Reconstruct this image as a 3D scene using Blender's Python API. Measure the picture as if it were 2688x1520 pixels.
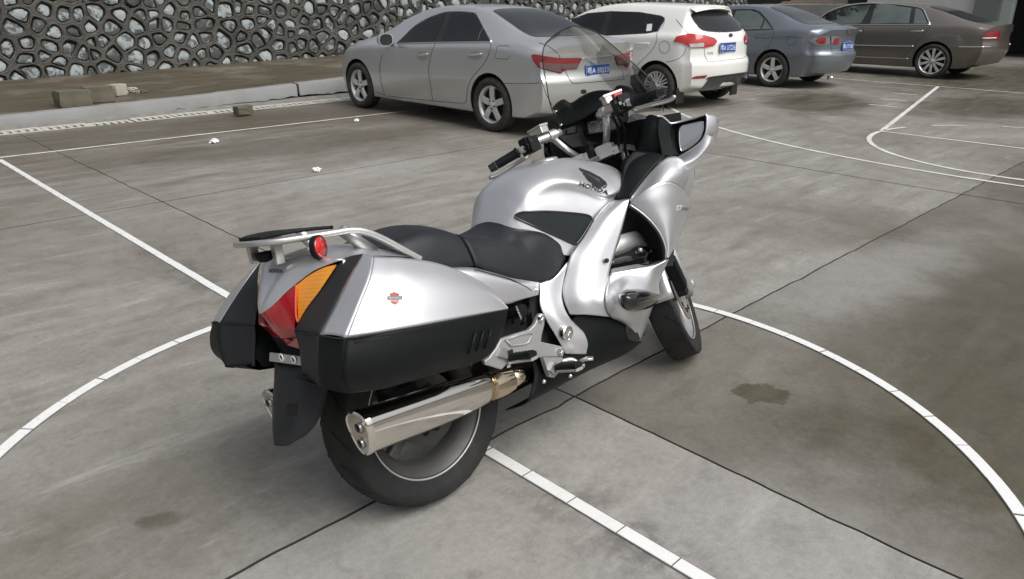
import bpy, bmesh, math, random
import numpy as np
from mathutils import Vector, Matrix
from mathutils.bvhtree import BVHTree
R = math.radians
random.seed(7); rng = np.random.default_rng(7)
for o in list(bpy.data.objects): bpy.data.objects.remove(o)
scene = bpy.context.scene
COL = scene.collection

# ---------------------------------------------------------------- camera
# World frame: origin at the middle of the court's centre circle, x along the court, y across it.
W, H = 2688.0, 1520.0
F_PX, PITCH, ROLL, AZ = 1975.86, 0.37210, 0.00615, R(44.651)
CAM = np.array([-1.602, -1.743, 1.5623])
_c, _s = math.cos(AZ), math.sin(AZ)
def _rot(v): return np.array([v[0]*_c+v[1]*_s, -v[0]*_s+v[1]*_c, v[2]])
_right = _rot((1, 0, 0)); _fwd = _rot((0, math.cos(PITCH), -math.sin(PITCH))); _up = _rot((0, math.sin(PITCH), math.cos(PITCH)))
_cr, _sr = math.cos(ROLL), math.sin(ROLL)
RIGHT = _cr*_right + _sr*_up; UP = -_sr*_right + _cr*_up; FWD = _fwd
cam = bpy.data.cameras.new('camera'); cam.sensor_width = 36; cam.lens = F_PX/W*36
cam.clip_start = 0.05; cam.clip_end = 2000
cam_o = bpy.data.objects.new('camera', cam); COL.objects.link(cam_o)
M = Matrix.Identity(4)
for i in range(3):
    M[i][0], M[i][1], M[i][2], M[i][3] = RIGHT[i], UP[i], -FWD[i], CAM[i]
cam_o.matrix_world = M
scene.camera = cam_o

# ---------------------------------------------------------------- sky and light (overcast)
world = bpy.data.worlds.new('World'); scene.world = world; world.use_nodes = True
nt = world.node_tree; nt.nodes.clear()
sky = nt.nodes.new('ShaderNodeTexSky'); sky.sky_type = 'NISHITA'; sky.sun_disc = False
SUN_EL, SUN_AZ = R(55), R(172)
sky.sun_elevation = SUN_EL; sky.sun_rotation = SUN_AZ; sky.air_density = 1.0; sky.dust_density = 6.0; sky.ozone_density = 1.0
hs = nt.nodes.new('ShaderNodeHueSaturation'); hs.inputs['Saturation'].default_value = 0.30
bg = nt.nodes.new('ShaderNodeBackground'); bg.inputs['Strength'].default_value = 0.085
wo = nt.nodes.new('ShaderNodeOutputWorld')
nt.links.new(sky.outputs[0], hs.inputs['Color']); nt.links.new(hs.outputs[0], bg.inputs['Color']); nt.links.new(bg.outputs[0], wo.inputs['Surface'])
sun = bpy.data.lights.new('sun', 'SUN'); sun.energy = 1.5; sun.angle = R(50); sun.color = (1.0, 0.985, 0.96)
sun_o = bpy.data.objects.new('sun', sun); COL.objects.link(sun_o)
# the Sky Texture puts its sun at (sin(rotation), cos(rotation)) in the x, y plane
sd = Vector((math.sin(SUN_AZ)*math.cos(SUN_EL), math.cos(SUN_AZ)*math.cos(SUN_EL), math.sin(SUN_EL)))
sun_o.rotation_euler = sd.to_track_quat('Z', 'Y').to_euler()
vs = scene.view_settings
vs.view_transform = 'Standard'; vs.look = 'None'; vs.gamma = 1.0; vs.use_curve_mapping = False
vs.exposure = 0.55

# ---------------------------------------------------------------- object helpers
def link(name, me, parent=None, loc=None, rot=None):
    o = bpy.data.objects.new(name, me); COL.objects.link(o)
    if parent is not None: o.parent = parent
    if loc is not None: o.location = loc
    if rot is not None: o.rotation_euler = rot
    return o
def empty(name, loc=(0, 0, 0), rot=(0, 0, 0), parent=None):
    o = link(name, None, parent, loc, rot); o.empty_display_size = 0.1; return o
def tag(o, label=None, cat=None, group=None, kind=None):
    if label: o['label'] = label
    if cat: o['category'] = cat
    if group: o['group'] = group
    if kind: o['kind'] = kind
    return o
def mesh(name, verts, faces, mat=None, smooth=True, sharp=None):
    me = bpy.data.meshes.new(name)
    me.from_pydata([tuple(map(float, v)) for v in verts], [], [tuple(map(int, f)) for f in faces]); me.update()
    if mat: me.materials.append(mat)
    if smooth:
        me.polygons.foreach_set('use_smooth', [True]*len(me.polygons))
        if sharp: me.set_sharp_from_angle(angle=R(sharp))
    return me
def obj(name, verts, faces, mat, parent=None, smooth=True, sharp=None, fix=True):
    me = mesh(name, verts, faces, mat, smooth, None)
    if fix:
        bm = bmesh.new(); bm.from_mesh(me); bmesh.ops.recalc_face_normals(bm, faces=bm.faces); bm.to_mesh(me); bm.free()
        if smooth: me.polygons.foreach_set('use_smooth', [True]*len(me.polygons))
    if smooth and sharp: me.set_sharp_from_angle(angle=R(sharp))
    return link(name, me, parent)
def solid(o, t, offset=-1.0):
    m = o.modifiers.new('thickness', 'SOLIDIFY'); m.thickness = t; m.offset = offset; m.use_even_offset = False; return o
def bevel(o, w, seg=2, ang=35):
    m = o.modifiers.new('bevel', 'BEVEL'); m.width = w; m.segments = seg; m.limit_method = 'ANGLE'; m.angle_limit = R(ang); return o
def box(cx, cy, cz, sx, sy, sz, rot=None):
    v = [(x*sx/2, y*sy/2, z*sz/2) for x in (-1, 1) for y in (-1, 1) for z in (-1, 1)]
    f = [(0, 1, 3, 2), (4, 6, 7, 5), (0, 4, 5, 1), (2, 3, 7, 6), (0, 2, 6, 4), (1, 5, 7, 3)]
    if rot is not None: v = [tuple(rot @ Vector(p)) for p in v]
    return [(p[0]+cx, p[1]+cy, p[2]+cz) for p in v], f
def join(*parts):
    V, Fc = [], []
    for v, f in parts:
        n = len(V); V += list(v); Fc += [tuple(i+n for i in q) for q in f]
    return V, Fc
def xf(vf, mat):
    return [tuple(mat @ Vector(p)) for p in vf[0]], vf[1]
def mir(vf): return [(p[0], -p[1], p[2]) for p in vf[0]], [tuple(reversed(f)) for f in vf[1]]
def crom(P, n):
    """Catmull-Rom through the points P (k,d) sampled at n values."""
    P = np.asarray(P, float); k = len(P)
    E = np.vstack([2*P[0]-P[1], P, 2*P[-1]-P[-2]])
    t = np.linspace(0, k-1, n); i = np.minimum(t.astype(int), k-2); u = (t-i)[:, None]
    a, b, c, d = E[i], E[i+1], E[i+2], E[i+3]
    return 0.5*((2*b)+(-a+c)*u+(2*a-5*b+4*c-d)*u**2+(-a+3*b-3*c+d)*u**3)
def gridfaces(n, m, cu=False, cv=False):
    f = []
    for i in range(n if cu else n-1):
        for j in range(m if cv else m-1):
            a, b = i*m+j, ((i+1) % n)*m+j; c, d = ((i+1) % n)*m+(j+1) % m, i*m+(j+1) % m
            f.append((a, b, c, d))
    return f
def surf(rows, nu, nv):
    """smooth surface through a control net: rows[i][j] -> nu x nv grid"""
    C = np.asarray(rows, float)
    A = np.stack([crom(C[:, j], nu) for j in range(C.shape[1])], 1)
    B = np.stack([crom(A[i], nv) for i in range(nu)], 0)
    return [tuple(p) for p in B.reshape(-1, 3)], gridfaces(nu, nv)
def frames(path):
    P = np.asarray(path, float); T = np.gradient(P, axis=0); T /= np.linalg.norm(T, axis=1)[:, None]+1e-12
    up = np.array([0, 0, 1.0]); 
    if abs(T[0] @ up) > 0.9: up = np.array([0, 1.0, 0])
    N = []; n = up-(up @ T[0])*T[0]; n /= np.linalg.norm(n)
    for t in T:
        n = n-(n @ t)*t; n /= np.linalg.norm(n)+1e-12; N.append(n.copy())
    N = np.array(N); return P, T, N, np.cross(T, N)
def sweep(path, prof, scale=None, caps=True):
    """sweep a closed 2D profile (list of (side, up)) along a 3D path"""
    P, T, N, B = frames(path); k = len(prof); V = []
    for i in range(len(P)):
        s = 1 if scale is None else scale[i]
        V += [tuple(P[i]+B[i]*a*s+N[i]*b*s) for a, b in prof]
    Fc = gridfaces(len(P), k, False, True)
    if caps: Fc += [tuple(reversed(range(k))), tuple(range((len(P)-1)*k, len(P)*k))]
    return V, Fc
def circle(r, n=12, r2=None): return [(r*math.cos(2*math.pi*i/n), (r2 or r)*math.sin(2*math.pi*i/n)) for i in range(n)]
def tube(path, r, n=12, smooth_n=0, caps=True):
    if smooth_n: path = crom(path, smooth_n)
    sc = None
    if hasattr(r, '__len__'):
        sc = np.interp(np.linspace(0, 1, len(path)), np.linspace(0, 1, len(r)), r); r = 1.0
    return sweep(path, circle(r, n), sc, caps)
def rrect(w, h, r, n=4):
    out = []
    for cx, cy, a in ((w/2-r, h/2-r, 0), (-w/2+r, h/2-r, 90), (-w/2+r, -h/2+r, 180), (w/2-r, -h/2+r, 270)):
        out += [(cx+r*math.cos(R(a+90*i/n)), cy+r*math.sin(R(a+90*i/n))) for i in range(n+1)]
    return out
def lathe(prof, n=48, closed=False):
    """prof: (radius, y) turned round the y axis"""
    V = [(r*math.cos(2*math.pi*i/n), y, r*math.sin(2*math.pi*i/n)) for i in range(n) for r, y in prof]
    return V, gridfaces(n, len(prof), True, closed)
def prism(poly, d0, d1):
    """poly: 3D points of a planar outline, extruded from poly+d0 to poly+d1 (vectors)"""
    n = len(poly); V = [tuple(np.add(p, d0)) for p in poly]+[tuple(np.add(p, d1)) for p in poly]
    return V, [tuple(range(n)), tuple(range(2*n-1, n-1, -1))]+[(i, (i+1) % n, n+(i+1) % n, n+i) for i in range(n)]
def chaikin(P, k=2, closed=True):
    P = np.asarray(P, float)
    for _ in range(k):
        Q = np.roll(P, -1, 0) if closed else P[1:]
        A = P if closed else P[:-1]
        N = np.empty((2*len(A), P.shape[1])); N[0::2] = .75*A+.25*Q; N[1::2] = .25*A+.75*Q
        P = N if closed else np.vstack([P[:1], N, P[-1:]])
    return P
def bvh_of(vf): return BVHTree.FromPolygons([Vector(p) for p in vf[0]], [list(f) for f in vf[1]])
def grid_poly(poly, step):
    """2D polygon -> (2D verts, faces), cut into a grid so that it can be laid on a curved surface"""
    bm = bmesh.new(); vs_ = [bm.verts.new((p[0], p[1], 0)) for p in poly]; bm.faces.new(vs_)
    lo = np.min(poly, 0); hi = np.max(poly, 0)
    for ax in (0, 1):
        st = step if np.isscalar(step) else step[ax]
        for k in np.arange(lo[ax]+st, hi[ax], st):
            co = [0, 0, 0]; co[ax] = k; no = [0, 0, 0]; no[ax] = 1
            bmesh.ops.bisect_plane(bm, geom=bm.verts[:]+bm.edges[:]+bm.faces[:], plane_co=co, plane_no=no)
    bmesh.ops.triangulate(bm, faces=bm.faces)
    bm.verts.ensure_lookup_table(); bm.verts.index_update()
    V = [(v.co.x, v.co.y) for v in bm.verts]; Fc = [tuple(v.index for v in f.verts) for f in bm.faces]; bm.free()
    return V, Fc
def drape(V2, F2, bvh, ray, off):
    """lay 2D points on a surface: ray(p) -> (origin, direction); a point that misses borrows its neighbour's depth"""
    hit = []; last = None
    for p in V2:
        o, d = ray(p); o = Vector(o); d = Vector(d).normalized()
        loc, no, idx, dist = bvh.ray_cast(o, d)
        if loc is None: hit.append((o, d, None, None)); continue
        if no.dot(d) > 0: no = -no
        hit.append((o, d, dist, no))
    ds = [h[2] for h in hit if h[2] is not None]
    if not ds: raise RuntimeError('drape missed')
    out = []
    arr = np.array([V2[i] for i, h in enumerate(hit) if h[2] is not None]); dd = np.array(ds); nn = [h[3] for h in hit if h[2] is not None]
    for i, (o, d, dist, no) in enumerate(hit):
        if dist is None:
            k = int(np.argmin(((arr-np.array(V2[i]))**2).sum(1))); dist = dd[k]; no = nn[k]
        out.append(tuple(o+d*dist+no*off))
    return out, F2
def text_mesh(body, size=1.0, extrude=0.0, spacing=1.0, bold=0.0):
    """2D outline of a word as (verts, faces), centred"""
    cu = bpy.data.curves.new('t', 'FONT'); cu.body = body; cu.size = size; cu.extrude = extrude; cu.align_x = 'CENTER'; cu.align_y = 'CENTER'; cu.resolution_u = 3; cu.space_character = spacing; cu.offset = bold
    o = bpy.data.objects.new('t', cu); COL.objects.link(o)
    dg = bpy.context.evaluated_depsgraph_get(); me = bpy.data.meshes.new_from_object(o.evaluated_get(dg))
    V = [tuple(v.co) for v in me.vertices]; Fc = [tuple(p.vertices) for p in me.polygons]
    bpy.data.objects.remove(o); bpy.data.meshes.remove(me); bpy.data.curves.remove(cu)
    return V, Fc
def copy_tree(o, parent=None):
    c = o.copy(); COL.objects.link(c); c.parent = parent
    for ch in list(o.children): copy_tree(ch, c)
    return c

# ---------------------------------------------------------------- pixels of the photograph -> directions
def pix_dir(px, py):
    x = (px-W/2)/F_PX; y = -(py-H/2)/F_PX
    return FWD+RIGHT*x+UP*y
def on_plane(px, py, u=None, v=None, z=None):
    d = pix_dir(px, py)
    for i, t in enumerate((u, v, z)):
        if t is not None: return CAM+d*(t-CAM[i])/d[i]

# ---------------------------------------------------------------- materials
def new_mat(name):
    m = bpy.data.materials.new(name); m.use_nodes = True
    return m, m.node_tree, m.node_tree.nodes['Principled BSDF']
def node(nt, t, **kw):
    n = nt.nodes.new(t)
    for k, v in kw.items(): setattr(n, k, v)
    return n
def noise(nt, vec, scale, detail=4, rough=.55, dist=0.0):
    n = node(nt, 'ShaderNodeTexNoise'); n.inputs['Scale'].default_value = scale; n.inputs['Detail'].default_value = detail
    n.inputs['Roughness'].default_value = rough; n.inputs['Distortion'].default_value = dist
    if vec is not None: nt.links.new(vec, n.inputs['Vector'])
    return n.outputs['Fac']
def ramp(nt, fac, stops):
    r = node(nt, 'ShaderNodeValToRGB'); e = r.color_ramp.elements
    while len(e) < len(stops): e.new(0.5)
    for i, (p, c) in enumerate(stops):
        e[i].position = p; e[i].color = (c, c, c, 1) if np.isscalar(c) else (*c, 1)
    nt.links.new(fac, r.inputs['Fac']); return r.outputs['Color']
def mixc(nt, fac, a, b, mode='MIX'):
    m = node(nt, 'ShaderNodeMix', data_type='RGBA', blend_type=mode)
    for i, v in ((0, fac), (6, a), (7, b)):
        sock = m.inputs[i]
        if hasattr(v, 'links'): nt.links.new(v, sock)
        elif np.isscalar(v): sock.default_value = v if i == 0 else (v, v, v, 1)
        else: sock.default_value = (*v, 1)
    return m.outputs[2]
def math_(nt, op, a, b=None, clamp=False):
    m = node(nt, 'ShaderNodeMath', operation=op); m.use_clamp = clamp
    for i, v in enumerate((a, b)):
        if v is None: continue
        if hasattr(v, 'links'): nt.links.new(v, m.inputs[i])
        else: m.inputs[i].default_value = v
    return m.outputs[0]
def bump(nt, b, h, strength, dist=0.01):
    n = node(nt, 'ShaderNodeBump'); n.inputs['Strength'].default_value = strength; n.inputs['Distance'].default_value = dist
    nt.links.new(h, n.inputs['Height']); nt.links.new(n.outputs[0], b.inputs['Normal'])
def plain(name, col, rough=.5, metal=0.0, coat=0.0, var=0.12, scale=8.0, bmp=0.0, bscale=200.0, spec=None, dirt=0.0):
    m, nt, b = new_mat(name)
    tc = node(nt, 'ShaderNodeTexCoord').outputs['Object']
    n1 = noise(nt, tc, scale, 5)
    c = mixc(nt, n1, tuple(x*(1-var) for x in col), tuple(min(1, x*(1+var)) for x in col))
    if dirt:
        d = ramp(nt, noise(nt, tc, scale*.7, 6, .65), [(.45, 0.0), (.75, dirt)])
        c = mixc(nt, d, c, (.16, .145, .12))
    nt.links.new(c, b.inputs['Base Color'])
    r = ramp(nt, noise(nt, tc, scale*1.7, 4), [(.3, max(0, rough-.06)), (.7, min(1, rough+.06))]); nt.links.new(r, b.inputs['Roughness'])
    b.inputs['Metallic'].default_value = metal; b.inputs['Coat Weight'].default_value = coat; b.inputs['Coat Roughness'].default_value = .05
    if spec is not None: b.inputs['Specular IOR Level'].default_value = spec
    if bmp: bump(nt, b, noise(nt, tc, bscale, 3), bmp, .002)
    return m
# ================================================================ setting: court, platform, wall
def concrete_mat():
    m, nt, b = new_mat('wet_concrete')
    pos = node(nt, 'ShaderNodeNewGeometry').outputs['Position']
    big = noise(nt, pos, .42, 6, .62, .6); mid = noise(nt, pos, 2.1, 8, .65, .3); fine = noise(nt, pos, 38, 6, .7)
    # long brush streaks across the slabs
    mp = node(nt, 'ShaderNodeMapping'); nt.links.new(pos, mp.inputs['Vector']); mp.inputs['Rotation'].default_value = (0, 0, R(42)); mp.inputs['Scale'].default_value = (1, 5.5, 1)
    streak = noise(nt, mp.outputs[0], 1.15, 6, .6, .4)
    small = noise(nt, pos, 13, 5, .65)
    def blob(cx, cy, rx, ry, rot=0.0, soft=.75, wob=.5, fine_edge=0.0):
        mp = node(nt, 'ShaderNodeMapping', vector_type='TEXTURE'); nt.links.new(pos, mp.inputs['Vector'])
        mp.inputs['Location'].default_value = (cx, cy, 0); mp.inputs['Rotation'].default_value = (0, 0, R(rot)); mp.inputs['Scale'].default_value = (rx, ry, 1e3)
        ln = node(nt, 'ShaderNodeVectorMath', operation='LENGTH'); nt.links.new(mp.outputs[0], ln.inputs[0])
        d = math_(nt, 'ADD', ln.outputs['Value'], math_(nt, 'MULTIPLY', math_(nt, 'SUBTRACT', mid, .5), wob*2.2))
        d = math_(nt, 'ADD', d, math_(nt, 'MULTIPLY', math_(nt, 'SUBTRACT', big, .5), wob*1.6))
        if fine_edge: d = math_(nt, 'ADD', d, math_(nt, 'MULTIPLY', math_(nt, 'SUBTRACT', small, .5), fine_edge))
        mr = node(nt, 'ShaderNodeMapRange'); mr.interpolation_type = 'SMOOTHSTEP'; nt.links.new(d, mr.inputs[0])
        mr.inputs[1].default_value = 1.0+soft*.3; mr.inputs[2].default_value = 1.0-soft*.7; mr.inputs[3].default_value = 0; mr.inputs[4].default_value = 1
        return mr.outputs[0]
    def mx(a, b_): return math_(nt, 'MAXIMUM', a, b_)
    base = mixc(nt, ramp(nt, streak, [(.33, 0), (.68, 1)]), (.200, .187, .158), (.375, .362, .335))
    base = mixc(nt, ramp(nt, mid, [(.36, 0.0), (.62, .55)]), base, (.300, .286, .258))
    # damp, algae-brown areas
    damp = ramp(nt, math_(nt, 'ADD', math_(nt, 'MULTIPLY', big, .75), math_(nt, 'MULTIPLY', streak, .25)), [(.47, 0.0), (.62, 1.0)])
    sx = node(nt, 'ShaderNodeSeparateXYZ'); nt.links.new(pos, sx.inputs[0])
    def step(sock, a, up=True): return math_(nt, 'GREATER_THAN' if up else 'LESS_THAN', sock, a)
    slab = math_(nt, 'MULTIPLY', step(sx.outputs[0], .537), step(sx.outputs[1], .046, False))
    wet = mx(blob(2.5, -1.75, 2.3, 1.45, 8, .7, .30), mx(blob(1.0, -1.15, .62, .68, 0, .8, .3), blob(6.8, -.9, 2.2, .9, 10)))
    wet = math_(nt, 'MULTIPLY', wet, math_(nt, 'MAXIMUM', slab, step(sx.outputs[0], 5.57)))
    wet = mx(wet, math_(nt, 'MULTIPLY', mx(blob(3.6, 8.0, 8, .9, 0, .8), blob(2.6, 6.0, 2.6, .6, -8)), .55))
    wet = mx(wet, mx(blob(17.5, 2.2, 5, 3.2, 0), blob(10.6, 3.6, 1.7, .9, 20)))
    wet = mx(wet, blob(12.2, 1.6, 2.2, 1.1, 0))
    wet = mx(wet, math_(nt, 'MULTIPLY', blob(1.13, -.49, .085, .125, 35, .25, .3, 2.6), 1.0))
    wet = mx(wet, math_(nt, 'MULTIPLY', mx(blob(-1.02, .44, .085, .045, -40, .7, .12, 1.4), blob(-.46, -.44, .03, .02, 0, .5, .1)), .6))
    wet = math_(nt, 'MULTIPLY', wet, ramp(nt, streak, [(.22, .55), (.6, 1.0)]))
    dry = mx(blob(3.1, -.22, 1.35, .42, -3, .9, .6), mx(blob(2.35, 4.25, 1.2, .35, 0, .9, .6), blob(-1.6, -.5, 1.4, .7, 20, .9)))
    dry = mx(dry, blob(.1, -1.1, 1.0, .65, 0, .9))
    col = mixc(nt, math_(nt, 'MULTIPLY', damp, .6), base, (.105, .084, .052))
    col = mixc(nt, math_(nt, 'MULTIPLY', wet, .92), col, (.058, .047, .021))
    col = mixc(nt, math_(nt, 'MULTIPLY', slab, .50), col, (.098, .086, .056))
    slab2 = math_(nt, 'MULTIPLY', step(sx.outputs[0], .537, False), step(sx.outputs[1], .046, False))
    col = mixc(nt, math_(nt, 'MULTIPLY', slab2, ramp(nt, mid, [(.35, .35), (.65, .75)])), col, (.40, .385, .362))
    far = node(nt, 'ShaderNodeMapRange'); nt.links.new(sx.outputs[1], far.inputs[0]); far.inputs[1].default_value = 3.6; far.inputs[2].default_value = 7.5; far.inputs[3].default_value = 0; far.inputs[4].default_value = .68
    col = mixc(nt, math_(nt, 'MULTIPLY', far.outputs[0], ramp(nt, streak, [(.3, 1.0), (.65, .35)])), col, (.088, .066, .038))
    col = mixc(nt, math_(nt, 'MULTIPLY', dry, .62), col, (.36, .35, .335))
    # small dark oil marks and pits
    vor = node(nt, 'ShaderNodeTexVoronoi'); vor.inputs['Scale'].default_value = 3.1; nt.links.new(pos, vor.inputs['Vector'])
    spots = ramp(nt, math_(nt, 'ADD', vor.outputs['Distance'], math_(nt, 'MULTIPLY', fine, .12)), [(.085, 1.0), (.12, 0.0)])
    col = mixc(nt, math_(nt, 'MULTIPLY', spots, ramp(nt, mid, [(.5, 0.0), (.62, .5)])), col, (.10, .092, .085))
    col = mixc(nt, math_(nt, 'MULTIPLY', ramp(nt, noise(nt, pos, 5.5, 6, .75), [(.6, 0.0), (.75, .5)]), .7), col, (.15, .14, .128))
    col = mixc(nt, .6, col, ramp(nt, fine, [(.3, .60), (.7, 1.0)]), 'MULTIPLY')
    mott = noise(nt, pos, 7.5, 9, .78, .5)
    col = mixc(nt, .55, col, ramp(nt, mott, [(.36, .66), (.52, .97), (.68, 1.0)]), 'MULTIPLY')
    grit = noise(nt, pos, 170, 3, .8)
    col = mixc(nt, .6, col, ramp(nt, grit, [(.3, .70), (.6, 1.0)]), 'MULTIPLY')
    nt.links.new(col, b.inputs['Base Color'])
    # dirt along both edges of the inlaid centre line, pale scuffs
    ab = math_(nt, 'ABSOLUTE', sx.outputs[0]); mr2 = node(nt, 'ShaderNodeMapRange'); nt.links.new(math_(nt, 'ADD', ab, math_(nt, 'MULTIPLY', math_(nt, 'SUBTRACT', mid, .5), .35)), mr2.inputs[0]); mr2.inputs[1].default_value = .17; mr2.inputs[2].default_value = .02
    edge_d = math_(nt, 'MULTIPLY', mr2.outputs[0], ramp(nt, noise(nt, pos, 9, 6, .7), [(.42, 0.0), (.6, .75)]))
    col = mixc(nt, math_(nt, 'MULTIPLY', edge_d, math_(nt, 'LESS_THAN', sx.outputs[1], 3.4)), col, (.10, .092, .082))
    scuff = ramp(nt, math_(nt, 'ADD', math_(nt, 'MULTIPLY', streak, .6), math_(nt, 'MULTIPLY', noise(nt, mp.outputs[0], 4.5, 6, .7), .4)), [(.56, 0.0), (.68, 1.0)])
    col = mixc(nt, math_(nt, 'MULTIPLY', math_(nt, 'MULTIPLY', scuff, .45), math_(nt, 'SUBTRACT', 1.0, math_(nt, 'MAXIMUM', slab, wet))), col, (.42, .41, .39))
    nt.links.new(col, b.inputs['Base Color'])
    wetness = math_(nt, 'MAXIMUM', math_(nt, 'MULTIPLY', slab, 1.3), math_(nt, 'MAXIMUM', math_(nt, 'MULTIPLY', wet, 1.2), math_(nt, 'MULTIPLY', damp, .7)))
    rg = math_(nt, 'SUBTRACT', math_(nt, 'ADD', .62, math_(nt, 'MULTIPLY', math_(nt, 'SUBTRACT', mid, .5), .35)), math_(nt, 'MULTIPLY', wetness, .14))
    nt.links.new(rg, b.inputs['Roughness']); b.inputs['Specular IOR Level'].default_value = .36
    bump(nt, b, math_(nt, 'ADD', fine, math_(nt, 'MULTIPLY', mid, .6)), .18, .004)
    return m
CONC = concrete_mat()
DARKJ = plain('joint_dirt', (.035, .033, .028), .9)
MARBLE = plain('white_marble', (.72, .73, .72), .3, var=.05, scale=14, dirt=.12)
PAINT = plain('worn_white_paint', (.60, .60, .57), .6, var=.10, scale=5, dirt=.45)

ground = tag(obj('ground', [(-150, -150, -.045), (150, -150, -.045), (150, 150, -.045), (-150, 150, -.045)], [(0, 1, 2, 3)], DARKJ, fix=False), kind='structure')
obj('joint_filler', [(-12, -12, -.0085), (33, -12, -.0085), (33, 8.8, -.0085), (-12, 8.8, -.0085)], [(0, 1, 2, 3)], DARKJ, ground, fix=False)
# cast concrete slabs with open joints, each slab a piece of the court floor
court = tag(empty('court_floor'), kind='structure')
UJ = [-9.6, -4.5, .537, 5.575, 10.6, 15.65, 20.7, 25.7, 31]; VJ = [-9, -4.35, .046, 4.44, 8.80]
def jag(p, q, n, amp):
    t = np.linspace(0, 1, n)[:, None]; P = np.array(p)*(1-t)+np.array(q)*t
    k = rng.normal(0, amp, n); k = np.convolve(k, [.25, .5, .25], 'same'); k[0] = k[-1] = 0; k[1] *= .3; k[-2] *= .3
    d = np.array(q)-np.array(p); nrm = np.array([-d[1], d[0]])/np.linalg.norm(d)
    return P+k[:, None]*nrm
edgeU = {}; edgeV = {}
for i, u in enumerate(UJ):
    for j in range(len(VJ)-1): edgeU[i, j] = jag((u, VJ[j]), (u, VJ[j+1]), 90, .0045)
for j, v in enumerate(VJ):
    for i in range(len(UJ)-1): edgeV[i, j] = jag((UJ[i], v), (UJ[i+1], v), 90, .005 if j == 2 else .003)
for i in range(len(UJ)-1):
    for j in range(len(VJ)-1):
        g = .0036
        a = edgeV[i, j]+[0, g]; b_ = edgeU[i+1, j]-[g, 0]; c = (edgeV[i, j+1]-[0, g])[::-1]; d = (edgeU[i, j]+[g, 0])[::-1]
        a[0, 0] += g; a[-1, 0] -= g; b_[0, 1] += g; b_[-1, 1] -= g; c[0, 0] -= g; c[-1, 0] += g; d[0, 1] -= g; d[-1, 1] += g
        loop = np.vstack([a[:-1], b_[:-1], c[:-1], d[:-1]])
        dz = rng.uniform(-.0012, .0012)
        n = len(loop); inner = loop.copy()
        cen = loop.mean(0); sg = np.sign(cen-loop)
        inner[:, 0] = np.where(np.abs(loop[:, 0]-UJ[i]) < .03, loop[:, 0]+.002, np.where(np.abs(loop[:, 0]-UJ[i+1]) < .03, loop[:, 0]-.002, loop[:, 0]))
        inner[:, 1] = np.where(np.abs(loop[:, 1]-VJ[j]) < .03, loop[:, 1]+.002, np.where(np.abs(loop[:, 1]-VJ[j+1]) < .03, loop[:, 1]-.002, loop[:, 1]))
        V = [(p[0], p[1], dz) for p in inner]+[(p[0], p[1], dz-.004) for p in loop]+[(p[0], p[1], -.0075) for p in loop]
        Fc = [tuple(range(n))]+[(k, n+k, n+(k+1) % n, (k+1) % n) for k in range(n)]+[(n+k, 2*n+k, 2*n+(k+1) % n, n+(k+1) % n) for k in range(n)]
        so = obj('concrete_slab', V, Fc, CONC, court, smooth=False); so.data.materials.append(DARKJ)
        for p_ in so.data.polygons:
            if p_.normal.z < .9: p_.material_index = 1
# ---- court lines: marble tiles set into the floor (centre line, centre circle), worn paint farther off
TW, TL = .0465, .1995
R_OUT, R_IN = 1.8, 1.8-.0465
tile_me = {}
def tile_mesh(key, V):
    n = len(V)//2
    me = mesh('tile', V, [tuple(range(n))]+[(k, n+k, n+(k+1) % n, (k+1) % n) for k in range(n)], MARBLE, smooth=False); return me
def straight_tile(L):
    q = [(-TW/2, -L/2), (TW/2, -L/2), (TW/2, L/2), (-TW/2, L/2)]
    return tile_mesh('s', [(x, y, .0) for x, y in q]+[(x*1.03, y*1.005, -.0025) for x, y in q])
ST = straight_tile(TL)
BED = plain('tile_bed', (.10, .095, .088), .9, var=.2, scale=20)
tile_parent = tag(empty('court_line_tiles'), kind='structure')
q = np.stack([np.cos(np.linspace(-1.5, 5.0, 220)), np.sin(np.linspace(-1.5, 5.0, 220))], 1)
V = [(*p, .0016) for p in q*(R_OUT+.004)]+[(*p, .0016) for p in q*(R_IN-.004)]
obj('tile_bed', V, [(i, i+1, 221+i, 220+i) for i in range(219)], BED, tile_parent, smooth=False, fix=False)
obj('tile_bed', [(-TW/2-.004, -2.6, .0022), (TW/2+.004, -2.6, .0022), (TW/2+.004, 7.3, .0022), (-TW/2-.004, 7.3, .0022)], [(0, 1, 2, 3)], BED, tile_parent, smooth=False, fix=False)
joints = [.003+.2055*k for k in range(-7, 36)]
for k in joints:
    if k+.2055 > 7.24: continue
    if k < -2.6: continue
    if abs(k-(-.2025)) < .01:   # the two cut tiles beside the slab joint
        link('tile', straight_tile(.145), tile_parent, (0, k+.2055-.0785, .0045)); link('tile', straight_tile(.05), tile_parent, (0, k+.029, .0045)); continue
    o = link('tile', ST, tile_parent, (rng.normal(0, .0006), k+.2055/2, .0045+rng.uniform(-.0006, .0006)), (rng.normal(0, .002), 0, rng.normal(0, .002)))
R0, R1_ = R_IN, R_OUT
dA = 6.70
ang = -2.668-dA*12
arc_q = []
for s in np.linspace(-(dA-.2)/2, (dA-.2)/2, 5): arc_q.append((R1_*math.cos(R(s)), R1_*math.sin(R(s))))
for s in np.linspace((dA-.2)/2, -(dA-.2)/2, 5): arc_q.append((R0*math.cos(R(s)), R0*math.sin(R(s))))
ARC = tile_mesh('a', [(x, y, 0) for x, y in arc_q]+[(x, y, -.0025) for x, y in arc_q])
nT = 53
for k in range(nT):
    a = ang+dA*(k+.5)
    if ang+dA*k > 275: break
    link('tile', ARC, tile_parent, (0, 0, .0045+rng.uniform(-.0006, .0006)), (0, 0, R(a+rng.normal(0, .06))))
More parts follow.
